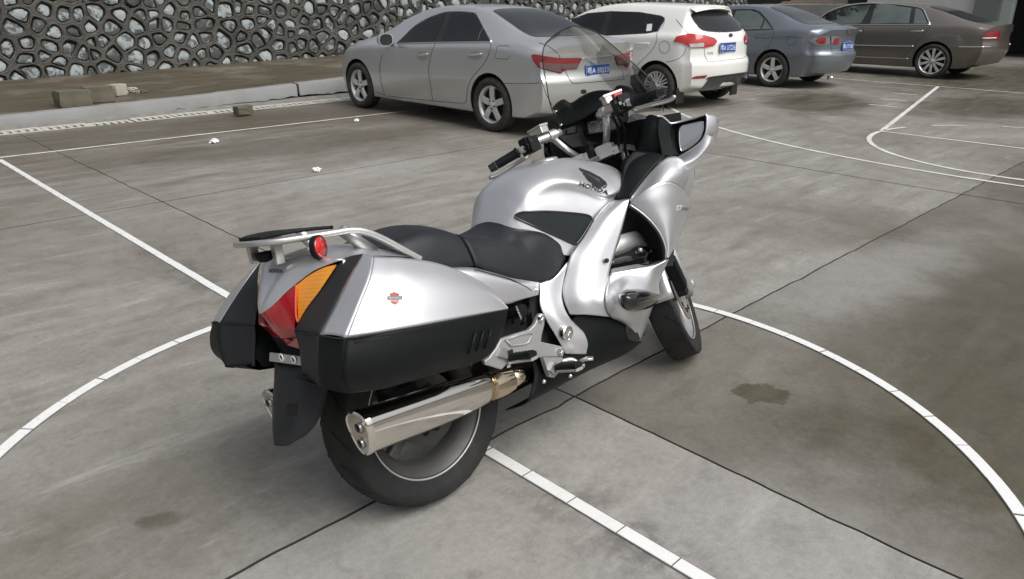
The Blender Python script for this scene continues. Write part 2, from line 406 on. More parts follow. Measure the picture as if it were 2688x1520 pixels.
def strip(name, pts, w, z=.0045, n=None):
    P = np.asarray(pts, float); T = np.gradient(P, axis=0); T /= np.linalg.norm(T, axis=1)[:, None]
    N = np.stack([-T[:, 1], T[:, 0]], 1); k = len(P); wv = w/2*(1+rng.normal(0, .05, k))[:, None]
    V = [(p[0], p[1], z) for p in P+N*wv]+[(p[0], p[1], z) for p in P-N*wv]
    return tag(obj(name, V, [(i, i+1, k+i+1, k+i) for i in range(k-1)], PAINT, court, smooth=False, fix=False))
lin = lambda a, b, n=60: np.stack([np.linspace(a[0], b[0], n), np.linspace(a[1], b[1], n)], 1)
strip('side_line', lin((-.02, 7.31), (13.9, 7.02), 120), .05)
strip('end_line', lin((14.5, -4), (14.5, 6.95), 90), .05)
strip('free_throw_line', lin((8.39, -1.8), (8.39, 1.8)), .05)
strip('lane_line', lin((8.42, 1.8), (14.45, 3.06), 80), .06)
strip('lane_line', lin((8.42, -1.8), (14.45, -3.06), 80), .06)
A_ = lambda c, r, a0, a1, n: np.stack([c[0]+r*np.cos(np.radians(np.linspace(a0, a1, n))), c[1]+r*np.sin(np.radians(np.linspace(a0, a1, n)))], 1)
strip('free_throw_arc', A_((8.37, 0), 1.8, 90, 270, 60), .055)
for k in range(6): strip('dashed_arc', A_((8.37, 0), 1.8, 86-k*29, 86-k*29-15, 12), .05)
TPC = (13.25, 0); TPR = 6.97
strip('three_point_arc', A_(TPC, TPR, 118, 242, 120), .055)
for (u_, v_) in ((12.76, 2.85), (11.75, 2.67), (10.87, 2.50)): strip('lane_mark', lin((u_, v_), (u_, v_+.42), 6), .05)

# ---- drain, kerb and raised platform
KERB = plain('kerb_concrete', (.235, .24, .238), .8, var=.2, scale=2.2, bmp=.25, bscale=60, dirt=.35)
COVER = plain('drain_cover', (.46, .45, .41), .8, var=.15, scale=6, bmp=.2, dirt=.3)
KU = np.array([-6, .49, 2.75, 5.35, 8.0, 12, 18]); KZ = np.array([.12, .146, .19, .285, .33, .37, .40])
def kz(u): return float(np.interp(u, KU, KZ))
def wz(u): return float(np.interp(u, [-6, 1.2, 3.4, 7.6, 12, 20], [.24, .285, .315, .39, .43, .47]))
VK, VWALL = 9.27, 12.65
drain = tag(empty('drain_channel'), kind='structure')
obj('channel_bed', [(-6, 8.80, -.035), (18, 8.80, -.035), (18, 9.27, -.035), (-6, 9.27, -.035)], [(0, 1, 2, 3)], DARKJ, drain, fix=False)
# one cover: a plate with five slots, copied along the channel
cl, cw, bars = .52, .32, 5
prts = [box(0, -cw/2+.022, -.02, cl, .044, .04), box(0, cw/2-.022, -.02, cl, .044, .04)]
for k in range(bars+1):
    prts.append(box(-cl/2+.03+k*(cl-.06)/bars, 0, -.022, .05 if k in (0, bars) else .036, cw-.088+.004, .036))
cover_me = mesh('drain_cover', *join(*prts), COVER, smooth=False)
for k in range(34):
    u_ = -4.2+k*.53
    link('drain_cover', cover_me, drain, (u_, 8.965+rng.normal(0, .006), .003+rng.normal(0, .003)), (rng.normal(0, .008), rng.normal(0, .006), rng.normal(0, .006)))
# kerb: cast lengths with a worn lighter top edge, footing of broken masonry below
kerb = tag(empty('kerb'), kind='structure')
for a, b_ in ((-6, .2), (.2, 4.52), (4.55, 7.4), (7.4, 11), (11, 15), (15, 18)):
    us = np.linspace(a+.006, b_-.006, 40); V = []; jig = rng.normal(0, .006, 40)
    und = .02+.055*np.clip((us-2.2)/2.5, 0, 1)+rng.normal(0, .008, 40)
    lean = .0
    for u_, j_, ud in zip(us, jig, und):
        z_ = kz(u_)+j_*.4
        V += [(u_, VK+j_*.4, ud), (u_, VK+.012+j_*.4, z_-.03), (u_, VK+.03, z_), (u_, VK+.17, z_+.004), (u_, VK+.18, z_-.06)]
    Fc = gridfaces(40, 5)+[(4, 3, 2, 1, 0), tuple(range(195, 200))]
    obj('kerb_length', V, Fc, KERB, kerb, sharp=35)
FOOT = plain('footing_rubble', (.17, .165, .15), .9, var=.4, scale=9, bmp=.6, bscale=40)
us = np.linspace(-6, 18, 260); V = []
for u_ in us:
    k = rng.normal(0, .012)
    V += [(u_, VK-.03-abs(k)*1.6, -.03), (u_, VK-.012-abs(k), .012+k*.6), (u_, VK+.02, .05), (u_, VK+.16, .05)]
obj('kerb_footing', V, gridfaces(260, 4), FOOT, kerb, sharp=40)
def damp_mat():
    m, nt, b = new_mat('damp_platform')
    pos = node(nt, 'ShaderNodeNewGeometry').outputs['Position']
    a = noise(nt, pos, .9, 7, .6, .5); c2 = noise(nt, pos, 7, 6, .7); f = noise(nt, pos, 45, 4, .7)
    mp = node(nt, 'ShaderNodeMapping'); nt.links.new(pos, mp.inputs['Vector']); mp.inputs['Scale'].default_value = (.5, 2.4, 1)
    st = noise(nt, mp.outputs[0], 1.2, 6, .6, .3)
    col = mixc(nt, ramp(nt, st, [(.35, 0), (.65, 1)]), (.060, .050, .033), (.105, .084, .052))
    col = mixc(nt, ramp(nt, a, [(.5, 0.0), (.68, .8)]), col, (.19, .17, .14))
    col = mixc(nt, ramp(nt, c2, [(.6, 0.0), (.78, .6)]), col, (.06, .055, .04))
    nt.links.new(mixc(nt, .5, col, ramp(nt, f, [(.3, .6), (.7, 1.0)]), 'MULTIPLY'), b.inputs['Base Color'])
    nt.links.new(ramp(nt, a, [(.35, .42), (.7, .75)]), b.inputs['Roughness']); bump(nt, b, math_(nt, 'ADD', f, c2), .3, .006)
    return m
DAMP = damp_mat()
plat = tag(empty('raised_platform'), kind='structure')
pu = [-6, -1.2, 4.55, 9.6, 14.5, 31]
for a, b_ in zip(pu[:-1], pu[1:]):
    us = np.linspace(a+.005, b_-.005, 24); V = []
    for u_ in us:
        for t in np.linspace(0, 1, 10): V.append((u_, VK+.182+t*(VWALL+.4-VK-.182), kz(u_)-.004+t*(wz(u_)-kz(u_))+.004*math.sin(u_*2+t*5)))
    obj('platform_slab', V, gridfaces(24, 10), DAMP, plat, fix=False)
# ---- retaining wall: every stone cut out of one Voronoi pattern, set back in raised pointing
def mortar_mat():
    m, nt, b = new_mat('mortar')
    tc = node(nt, 'ShaderNodeNewGeometry').outputs['Position']
    a = noise(nt, tc, 1.6, 6, .6); c2 = noise(nt, tc, 26, 5, .7)
    col = mixc(nt, ramp(nt, a, [(.35, 0), (.65, 1)]), (.042, .042, .034), (.092, .089, .076))
    col = mixc(nt, ramp(nt, c2, [(.55, 0.0), (.8, .5)]), col, (.19, .18, .155))
    nt.links.new(col, b.inputs['Base Color']); b.inputs['Roughness'].default_value = .85; bump(nt, b, c2, .6, .01); return m
def stone_mat():
    m, nt, b = new_mat('river_stone')
    tc = node(nt, 'ShaderNodeNewGeometry').outputs['Position']; rnd = node(nt, 'ShaderNodeObjectInfo').outputs['Random']
    a = noise(nt, tc, 5.5, 5, .6, .8); c2 = noise(nt, tc, 30, 5, .7)
    base = mixc(nt, rnd, (.20, .235, .24), (.36, .40, .405))
    dark = mixc(nt, rnd, (.05, .056, .052), (.11, .12, .112))
    col = mixc(nt, ramp(nt, math_(nt, 'ADD', a, math_(nt, 'MULTIPLY', math_(nt, 'SUBTRACT', rnd, .5), .18)), [(.49, 0.0), (.535, 1.0)]), dark, base)
    col = mixc(nt, .6, col, ramp(nt, c2, [(.25, .6), (.7, 1.0)]), 'MULTIPLY')
    nt.links.new(col, b.inputs['Base Color']); b.inputs['Roughness'].default_value = .6; bump(nt, b, math_(nt, 'ADD', c2, a), .5, .012); return m
MORT, STONE = mortar_mat(), stone_mat()
wall = tag(empty('stone_retaining_wall', (0, VWALL, 0)), 'mossy retaining wall of pale round river stones set in dark raised mortar', 'wall', kind='thing')
def clip_half(poly, p, q):
    mx_, my = (p[0]+q[0])/2, (p[1]+q[1])/2; nx, ny = q[0]-p[0], q[1]-p[1]; out = []
    for i in range(len(poly)):
        a, b_ = poly[i], poly[(i+1) % len(poly)]
        da = (a[0]-mx_)*nx+(a[1]-my)*ny; db = (b_[0]-mx_)*nx+(b_[1]-my)*ny
        if da <= 0: out.append(a)
        if da*db < 0: t = da/(da-db); out.append((a[0]+t*(b_[0]-a[0]), a[1]+t*(b_[1]-a[1])))
    return out
WU0, WU1, WZ0, WZ1 = -5.5, 24.2, .1, 3.1
seeds = []; du, dz_ = .295, .232
rows_ = int((WZ1-WZ0)/dz_)+2
for r in range(-1, rows_):
    n = int((WU1-WU0)/du)+2
    for k in range(-1, n):
        seeds.append((WU0+(k+.5*(r % 2))*du+rng.uniform(-.125, .125), WZ0+r*dz_+rng.uniform(-.095, .095)))
seeds = np.array(seeds)
seeds = seeds[rng.uniform(size=len(seeds)) > .06]
mv, mf = [], []; stones = []
for i, s in enumerate(seeds):
    if not (WU0 < s[0] < WU1 and WZ0 < s[1] < WZ1): continue
    near = seeds[np.argsort(((seeds-s)**2).sum(1))[1:14]]
    poly = [(s[0]-.5, s[1]-.5), (s[0]+.5, s[1]-.5), (s[0]+.5, s[1]+.5), (s[0]-.5, s[1]+.5)]
    for q in near: poly = clip_half(poly, s, q)
    if len(poly) < 4: continue
    cell = np.array(poly); cen = cell.mean(0)
    # resample the cell outline to 16 points, round the hole
    per = np.vstack([cell, cell[:1]]); L = np.concatenate([[0], np.cumsum(np.linalg.norm(np.diff(per, axis=0), axis=1))])
    tt = np.linspace(0, L[-1], 17)[:-1]; ring = np.stack([np.interp(tt, L, per[:, 0]), np.interp(tt, L, per[:, 1])], 1)
    rad = np.linalg.norm(ring-cen, axis=1); rad = .5*rad+.5*np.convolve(np.r_[rad[-3:], rad, rad[:3]], [.08, .14, .18, .2, .18, .14, .08], 'valid')
    dirs = (ring-cen)/(np.linalg.norm(ring-cen, axis=1)[:, None]+1e-9)
    marg = rng.uniform(.022, .052)
    hole = cen+dirs*np.maximum(rad-marg, .03)[:, None]
    lip = cen+dirs*np.maximum(rad-marg*.55, .04)[:, None]
    n0 = len(mv); top = .0
    for p in ring: mv.append((p[0], -.030+rng.normal(0, .002), p[1]))
    for p in lip: mv.append((p[0], -.034+rng.normal(0, .003), p[1]))
    for p in hole: mv.append((p[0], -.012, p[1]))
    for p in hole: mv.append((p[0], .07, p[1]))
    for a in range(3):
        for k in range(16): mf.append((n0+a*16+k, n0+a*16+(k+1) % 16, n0+(a+1)*16+(k+1) % 16, n0+(a+1)*16+k))
    mf.append(tuple(n0+48+k for k in range(16)))
    # the stone itself: a low, uneven dome a little smaller than its hole, leaning back at the top
    sc = rng.uniform(.82, .97); tilt = rng.uniform(.05, .28); off = np.array([rng.normal(0, .006), -rng.uniform(.0, .012)])
    jit = 1+rng.normal(0, .045, 16)
    sv = []; dep = rng.uniform(-.012, .018)
    rr = hole-cen
    ext = np.abs(rr).max(0)
    for lev, (k, y) in enumerate(((1.0, .05), (.97, .012), (.86, -.012), (.5, -.022))):
        for q, jj in zip(rr, jit):
            p = q*k*sc*(jj if k > .6 else 1)+off
            sv.append((p[0], y+dep+tilt*p[1]*.35+(rng.normal(0, .003) if lev > 1 else 0), p[1]))
    sv.append((off[0], dep-.024+rng.normal(0, .004), off[1]))
    sf = [(a*16+q, (a+1)*16+q, (a+1)*16+(q+1) % 16, a*16+(q+1) % 16) for a in range(3) for q in range(16)]+[(48+q, 64, 48+(q+1) % 16) for q in range(16)]
    stones.append((cen, ext.prod(), sv, sf))
obj('mortar', mv, mf, MORT, wall, smooth=False, fix=False)
def vis_px(c):
    p = np.array([c[0], VWALL, c[1]])-CAM; zc = p @ FWD
    return W/2+F_PX*(p @ RIGHT)/zc, H/2-F_PX*(p @ UP)/zc, zc
cand = []
for i, st in enumerate(stones):
    x, y, zc = vis_px(st[0]); hidden = (1090 < x < 1480 and y > 25) or x > 1960 or y > 330
    if -30 < x < 1960 and -25 < y and not hidden and st[0][1] > wz(st[0][0])-.1: cand.append((st[1]/zc**2, i))
cand.sort(reverse=True); single = set(i for _, i in cand[:290])
rest = []
for i, (cen, ar, sv, sf) in enumerate(stones):
    if i in single:
        me = mesh('stone', sv, sf, STONE); me.set_sharp_from_angle(angle=R(38)); link('stone', me, wall, (cen[0], 0, cen[1]))
    else: rest.append(([(a+cen[0], b_, c+cen[1]) for a, b_, c in sv], sf))
V, Fc = join(*rest); tag(obj('far_stones', V, Fc, STONE, wall, fix=False, sharp=38), kind='stuff')
# ================================================================ building and low walls behind the cars
WHITEWALL = plain('white_render', (.62, .63, .60), .8, var=.08, scale=1.5, dirt=.15)
GREYWALL = plain('grey_render', (.16, .18, .17), .8, var=.12, scale=2)
PALE = plain('pale_jamb', (.36, .40, .38), .7, var=.1)
PARAPET = plain('parapet_concrete', (.34, .345, .33), .85, var=.2, scale=2, dirt=.4, bmp=.2, bscale=40)
EARTH = plain('brown_earth', (.085, .065, .045), .95, var=.4, scale=4, bmp=.8, bscale=18)
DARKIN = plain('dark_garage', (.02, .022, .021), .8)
bld = tag(empty('garage_building', (24.5, 4.5, 0)), 'white rendered garage with a dark open doorway and a grey pillar', 'building')
def bpart(n, u0, u1, v0, v1, z0, z1, m, bv=.01):
    o = obj(n, *box((u0+u1)/2-24.5, (v0+v1)/2-4.5, (z0+z1)/2, u1-u0, v1-v0, z1-z0), m, bld, smooth=False); bevel(o, bv, 1); return o
bpart('front_wall', 24.5, 24.8, 5.5, 8.64, -.03, 4.2, WHITEWALL)
bpart('pillar', 24.35, 24.9, 4.83, 5.497, -.03, 4.2, GREYWALL)
bpart('door_jamb', 24.42, 24.75, 4.53, 4.827, -.03, 3.2, PALE)
bpart('lintel', 24.38, 24.85, -6.0, 4.527, 3.0, 4.2, WHITEWALL)
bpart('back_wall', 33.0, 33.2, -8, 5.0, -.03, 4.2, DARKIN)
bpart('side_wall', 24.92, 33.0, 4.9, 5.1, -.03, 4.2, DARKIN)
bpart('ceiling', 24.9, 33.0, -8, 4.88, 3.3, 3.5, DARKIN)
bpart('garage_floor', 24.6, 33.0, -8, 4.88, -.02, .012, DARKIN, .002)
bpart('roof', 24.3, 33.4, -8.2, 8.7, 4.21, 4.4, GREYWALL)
par = tag(empty('concrete_parapet', (24.5, 8.66, 0)), 'low grey concrete parapet beside the white garage wall', 'wall', kind='thing')
V = []
for t in np.linspace(0, 1, 30):
    z_ = 1.385-.06*t+rng.normal(0, .003); y_ = 4.2*t
    V += [(0, y_, -.03), (.0, y_, z_-.015), (.015, y_, z_), (.24, y_, z_+.003), (.25, y_, z_-.02), (.25, y_, -.03)]
obj('parapet_body', V, gridfaces(30, 6)+[tuple(range(6)), tuple(range(174, 180))], PARAPET, par, sharp=40)
blk = tag(empty('dark_plinth', (24.8, 8.66, 0)), 'dark stone plinth standing on the concrete parapet beside the garage', 'plinth')
o = obj('plinth_block', *box(.15, .36, 1.85, .5, .66, 1.0), DARKIN, blk, smooth=False); bevel(o, .01)
o = obj('plinth_foot', *box(.15, .36, 1.358, .6, .70, .05), DARKIN, blk, smooth=False)
earth = []
for i in range(40):
    for j in range(14): earth.append((24.9+i*.22, 8.75+j*.32, 1.05+.03*i+.02*math.sin(i*1.3+j)+rng.normal(0, .03)))
tag(obj('earth_bank', earth, gridfaces(40, 14), EARTH, fix=False), kind='structure')
# ---- loose blocks, rubble and litter
BLOCK = plain('rough_concrete_block', (.105, .10, .07), .9, var=.35, scale=7, bmp=.7, bscale=30, dirt=.5)
BLOCKP = plain('pale_broken_concrete', (.36, .345, .28), .9, var=.25, scale=9, bmp=.6, bscale=30)
PAPER = plain('white_paper', (.82, .82, .82), .7, var=.05)
def rough_block(name, label, cat, px, size, rz, mat, mat_top=None, v=None, amp=.005, group=None, zplane=None):
    """px: foot of the block in the photograph; the block stands on the platform or floor"""
    p = on_plane(*px, z=zplane)
    nx = 7; L, D, Hh = size; V, Fc = [], []
    bm = bmesh.new(); bmesh.ops.create_cube(bm, size=1.0); bmesh.ops.subdivide_edges(bm, edges=bm.edges[:], cuts=4, use_grid_fill=True)
    for q in bm.verts:
        d = Vector((rng.normal(0, amp), rng.normal(0, amp), rng.normal(0, amp*.6)))
        ed = sum(abs(abs(c)-.5) < .01 for c in q.co)
        k = .97 if ed >= 2 else 1.0
        if ed >= 3: k = .92
        q.co = Vector((q.co.x*L*k, q.co.y*D*k, (q.co.z+.5)*Hh))+d
        q.co.z = max(q.co.z, 0)
    me = bpy.data.meshes.new(name); bm.to_mesh(me); bm.free(); me.materials.append(mat); me.polygons.foreach_set('use_smooth', [True]*len(me.polygons)); me.set_sharp_from_angle(angle=R(32))
    o = link(name, me, None, (p[0], p[1], p[2]-.004), (0, 0, R(rz))); tag(o, label, cat, group); return o
q7 = .3728
def plat_pt(a, b):      # a foot on the sloping platform
    px = (a*q7, b*q7); zz = .2
    for _ in range(6):
        p = on_plane(*px, z=zz); t = min(1, max(0, (p[1]-VK-.18)/(VWALL+.22-VK))); zz = kz(p[0])+t*(wz(p[0])-kz(p[0]))
    return px, zz
for nm, lb, ct, (a, b_), sz, rz, mt in (
    ('concrete_block', 'mossy rough concrete block with a square end, left end of the row near the kerb', 'block', (520, 742), (.40, .26, .20), 4, BLOCK),
    ('concrete_block', 'mossy rough concrete block lying between another block and a pale broken lump', 'block', (700, 712), (.36, .24, .20), -3, BLOCK),
    ('broken_concrete_lump', 'pale broken concrete lump leaning at the end of two blocks', 'rubble', (828, 668), (.20, .20, .15), 25, BLOCKP),
    ('rubble_stone', 'small pale stone lying apart on the platform near the pale lump', 'stone', (930, 645), (.13, .09, .06), 15, BLOCKP),
    ('rubble_stone', 'small flat brownish stone on the platform farthest from the two blocks', 'stone', (1000, 648), (.13, .10, .04), -20, BLOCK),
    ('rubble_chip', 'tiny concrete chip between the two small stones on the platform', 'stone', (965, 655), (.07, .05, .03), 40, BLOCKP)):
    px, zz = plat_pt(a, b_); rough_block(nm, lb, ct, px, sz, rz, mt, zplane=zz)
rough_block('loose_brick', 'single mossy brick lying on the slotted drain covers', 'brick', (1715*q7, 800*q7), (.24, .14, .11), 8, BLOCK, zplane=.03)
def crumple(name, label, px, r, seed):
    g = np.random.default_rng(seed); bm = bmesh.new(); bmesh.ops.create_icosphere(bm, subdivisions=3, radius=1)
    for q in bm.verts:
        n = Vector(q.co); k = .45+.65*g.uniform()**1.5+.2*math.sin(5*n.x+seed)*math.cos(4*n.y)
        q.co = Vector((n.x*k*r*1.35, n.y*k*r, max(n.z*k*r*.75+r*.45, 0)))
    me = bpy.data.meshes.new(name); bm.to_mesh(me); bm.free(); me.materials.append(PAPER)
    p = on_plane(*px, z=0.0); return tag(link(name, me, None, (p[0], p[1], .001), (0, 0, g.uniform(0, 6))), label, 'paper')
crumple('crumpled_paper', 'crumpled white paper lying on the floor just inside the side line', (1508*q7, 1008*q7), .050, 1)
crumple('crumpled_paper', 'small crumpled white paper on the side line by the silver saloon', (2510*q7, 858*q7), .036, 2)
crumple('torn_paper', 'flat torn white paper in the open middle of the floor', (833, 451), .042, 3)
# ================================================================ parked cars
TYRE = plain('tyre_rubber', (.028, .027, .026), .75, var=.3, scale=20, bmp=.2, bscale=90, dirt=.35)
ALLOY = plain('alloy', (.74, .74, .73), .38, metal=.5, var=.08, scale=20, dirt=.12)
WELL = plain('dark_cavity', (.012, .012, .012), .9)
GAPM = plain('panel_gap', (.035, .035, .034), .9)
CHROME = plain('chrome', (.78, .77, .75), .10, metal=1.0, var=.03)
BLACKTRIM = plain('black_trim', (.02, .02, .021), .4)
PLASTIC_GREY = plain('bumper_plastic', (.045, .047, .047), .6)
PLATE_BLUE = plain('plate_blue', (.015, .07, .32), .4, var=.1)
PLATE_WHITE = plain('plate_white', (.75, .76, .78), .5)
def car_paint(name, col, metal=.55, rough=.34, dirt=.5):
    m, nt, b = new_mat(name)
    tc = node(nt, 'ShaderNodeTexCoord').outputs['Object']
    z = node(nt, 'ShaderNodeSeparateXYZ'); nt.links.new(tc, z.inputs[0])
    n = noise(nt, tc, 2.2, 6, .65); fine = noise(nt, tc, 60, 3)
    low = node(nt, 'ShaderNodeMapRange'); nt.links.new(z.outputs[2], low.inputs[0]); low.inputs[1].default_value = .75; low.inputs[2].default_value = .15
    d = math_(nt, 'MULTIPLY', low.outputs[0], math_(nt, 'MULTIPLY', ramp(nt, n, [(.3, .25), (.7, 1.0)]), dirt), True)
    c = mixc(nt, fine, tuple(x*.96 for x in col), tuple(min(1, x*1.04) for x in col))
    nt.links.new(mixc(nt, d, c, (.23, .21, .175)), b.inputs['Base Color'])
    nt.links.new(math_(nt, 'ADD', rough, math_(nt, 'MULTIPLY', d, .5)), b.inputs['Roughness'])
    nt.links.new(math_(nt, 'MULTIPLY', math_(nt, 'SUBTRACT', 1.0, d), metal), b.inputs['Metallic'])
    nt.links.new(math_(nt, 'MULTIPLY', math_(nt, 'SUBTRACT', 1.0, d), .7), b.inputs['Coat Weight']); b.inputs['Coat Roughness'].default_value = .06
    return m
def car_glass(name, col, rough=.04, spec=.45):
    m, nt, b = new_mat(name); b.inputs['Base Color'].default_value = (*col, 1); b.inputs['Roughness'].default_value = rough
    tc = node(nt, 'ShaderNodeTexCoord').outputs['Object']
    nt.links.new(mixc(nt, noise(nt, tc, 3, 4), tuple(x*.7 for x in col), tuple(x*1.3 for x in col)), b.inputs['Base Color'])
    b.inputs['Specular IOR Level'].default_value = spec; b.inputs['Coat Weight'].default_value = .0
    return m
def lens(name, col, rough=.12):
    m, nt, b = new_mat(name)
    tc = node(nt, 'ShaderNodeTexCoord').outputs['Object']
    w = node(nt, 'ShaderNodeTexWave', wave_type='BANDS', bands_direction='Z'); w.inputs['Scale'].default_value = 30; w.inputs['Distortion'].default_value = 1.2; nt.links.new(tc, w.inputs['Vector'])
    nt.links.new(mixc(nt, math_(nt, 'MULTIPLY', w.outputs['Fac'], noise(nt, tc, 14, 3)), col, tuple(x*.72 for x in col)), b.inputs['Base Color'])
    b.inputs['Roughness'].default_value = rough; b.inputs['Coat Weight'].default_value = 1.0; b.inputs['Coat Roughness'].default_value = .03
    b.inputs['Subsurface Weight'].default_value = .0
    return m
LENS_RED = lens('red_lens', (.27, .010, .014)); LENS_RED2 = lens('bright_red_lens', (.48, .018, .016)); LENS_SMOKE = lens('smoked_lens', (.16, .10, .10)); LENS_CHROME = lens('dark_chrome_lens', (.20, .20, .20)); LENS_CLEAR = lens('clear_lens', (.55, .53, .52))

def wheel_parts(parent, cx, cy, r_t, w_t, r_rim, style, side=1):
    """a road wheel: tyre and rim with spokes, outer face to +y*side"""
    root = empty('wheel', (cx, cy, r_t), (0, 0, 0 if side > 0 else math.pi), parent)
    hw = w_t/2
    prof = [(r_rim-.005, hw*.80), (r_rim+.012, hw*.93), (r_rim+.03, hw), ((r_rim+r_t)/2, hw*1.04), (r_t-.03, hw*.97), (r_t-.008, hw*.86), (r_t, hw*.66), (r_t, hw*.3), (r_t, -hw*.3), (r_t, -hw*.7), (r_t-.02, -hw*.95), ((r_rim+r_t)/2, -hw), (r_rim, -hw*.85)]
    obj('tyre', *lathe(prof, 56), TYRE, root, sharp=50)
    rim = obj('rim', *lathe([(r_rim, -hw*.8), (r_rim-.02, -hw*.3), (r_rim-.03, hw*.5), (r_rim-.012, hw*.70), (r_rim+.002, hw*.80), (r_rim+.002, hw*.74)], 56), ALLOY, root, sharp=50)
    obj('brake_cavity', *lathe([(.001, hw*.12), (r_rim-.03, hw*.12)], 32), WELL, root)
    sp = []
    def spoke(a0, w0, w1, split=0.0):
        for q in ((-split, split) if split else (0.0,)):
            V = []
            for rr, ww, yy in ((.035, w0, hw*.60), (.5*r_rim, .5*(w0+w1), hw*.72), (r_rim-.012, w1, hw*.68)):
                sh = q*(rr/r_rim)**.6
                for s in (-1, 1):
                    for dy in (0, -.025):
                        ca, sa = math.cos(a0), math.sin(a0); t = sh+s*ww/2
                        V.append((rr*ca-t*sa, yy+dy, rr*sa+t*ca))
            Fc = []
            for k in (0, 4): Fc += [(k, k+2, k+6, k+4), (k, k+4, k+5, k+1), (k+2, k+3, k+7, k+6)]
            sp.append((V, Fc))
    if style == 'five': [spoke(R(90+72*k), .075, .075) for k in range(5)]
    if style == 'five_double': [spoke(R(90+72*k), .034, .046, .038) for k in range(5)]
    if style == 'ten': [spoke(R(18+36*k), .035, .062) for k in range(10)]
    if style == 'mesh': [spoke(R(9+36*k), .022, .024, .028) for k in range(10)]
    for q_ in sp: bevel(obj('spoke', *q_, ALLOY, root, smooth=False), .006, 2)
    obj('hub_cap', *lathe([(.001, hw*.80), (.028, hw*.79), (.040, hw*.72), (.062, hw*.62), (.065, hw*.4)], 20), ALLOY, root, sharp=40)
    nuts = []
    for k in range(5):
        a = R(54+72*k); nuts.append(xf(lathe([(.001, .012), (.009, .012), (.010, -.01)], 8), Matrix.Translation((.052*math.cos(a), hw*.66, .052*math.sin(a)))))
    tag(obj('wheel_nuts', *join(*nuts), WELL, root), kind='stuff')
    return root

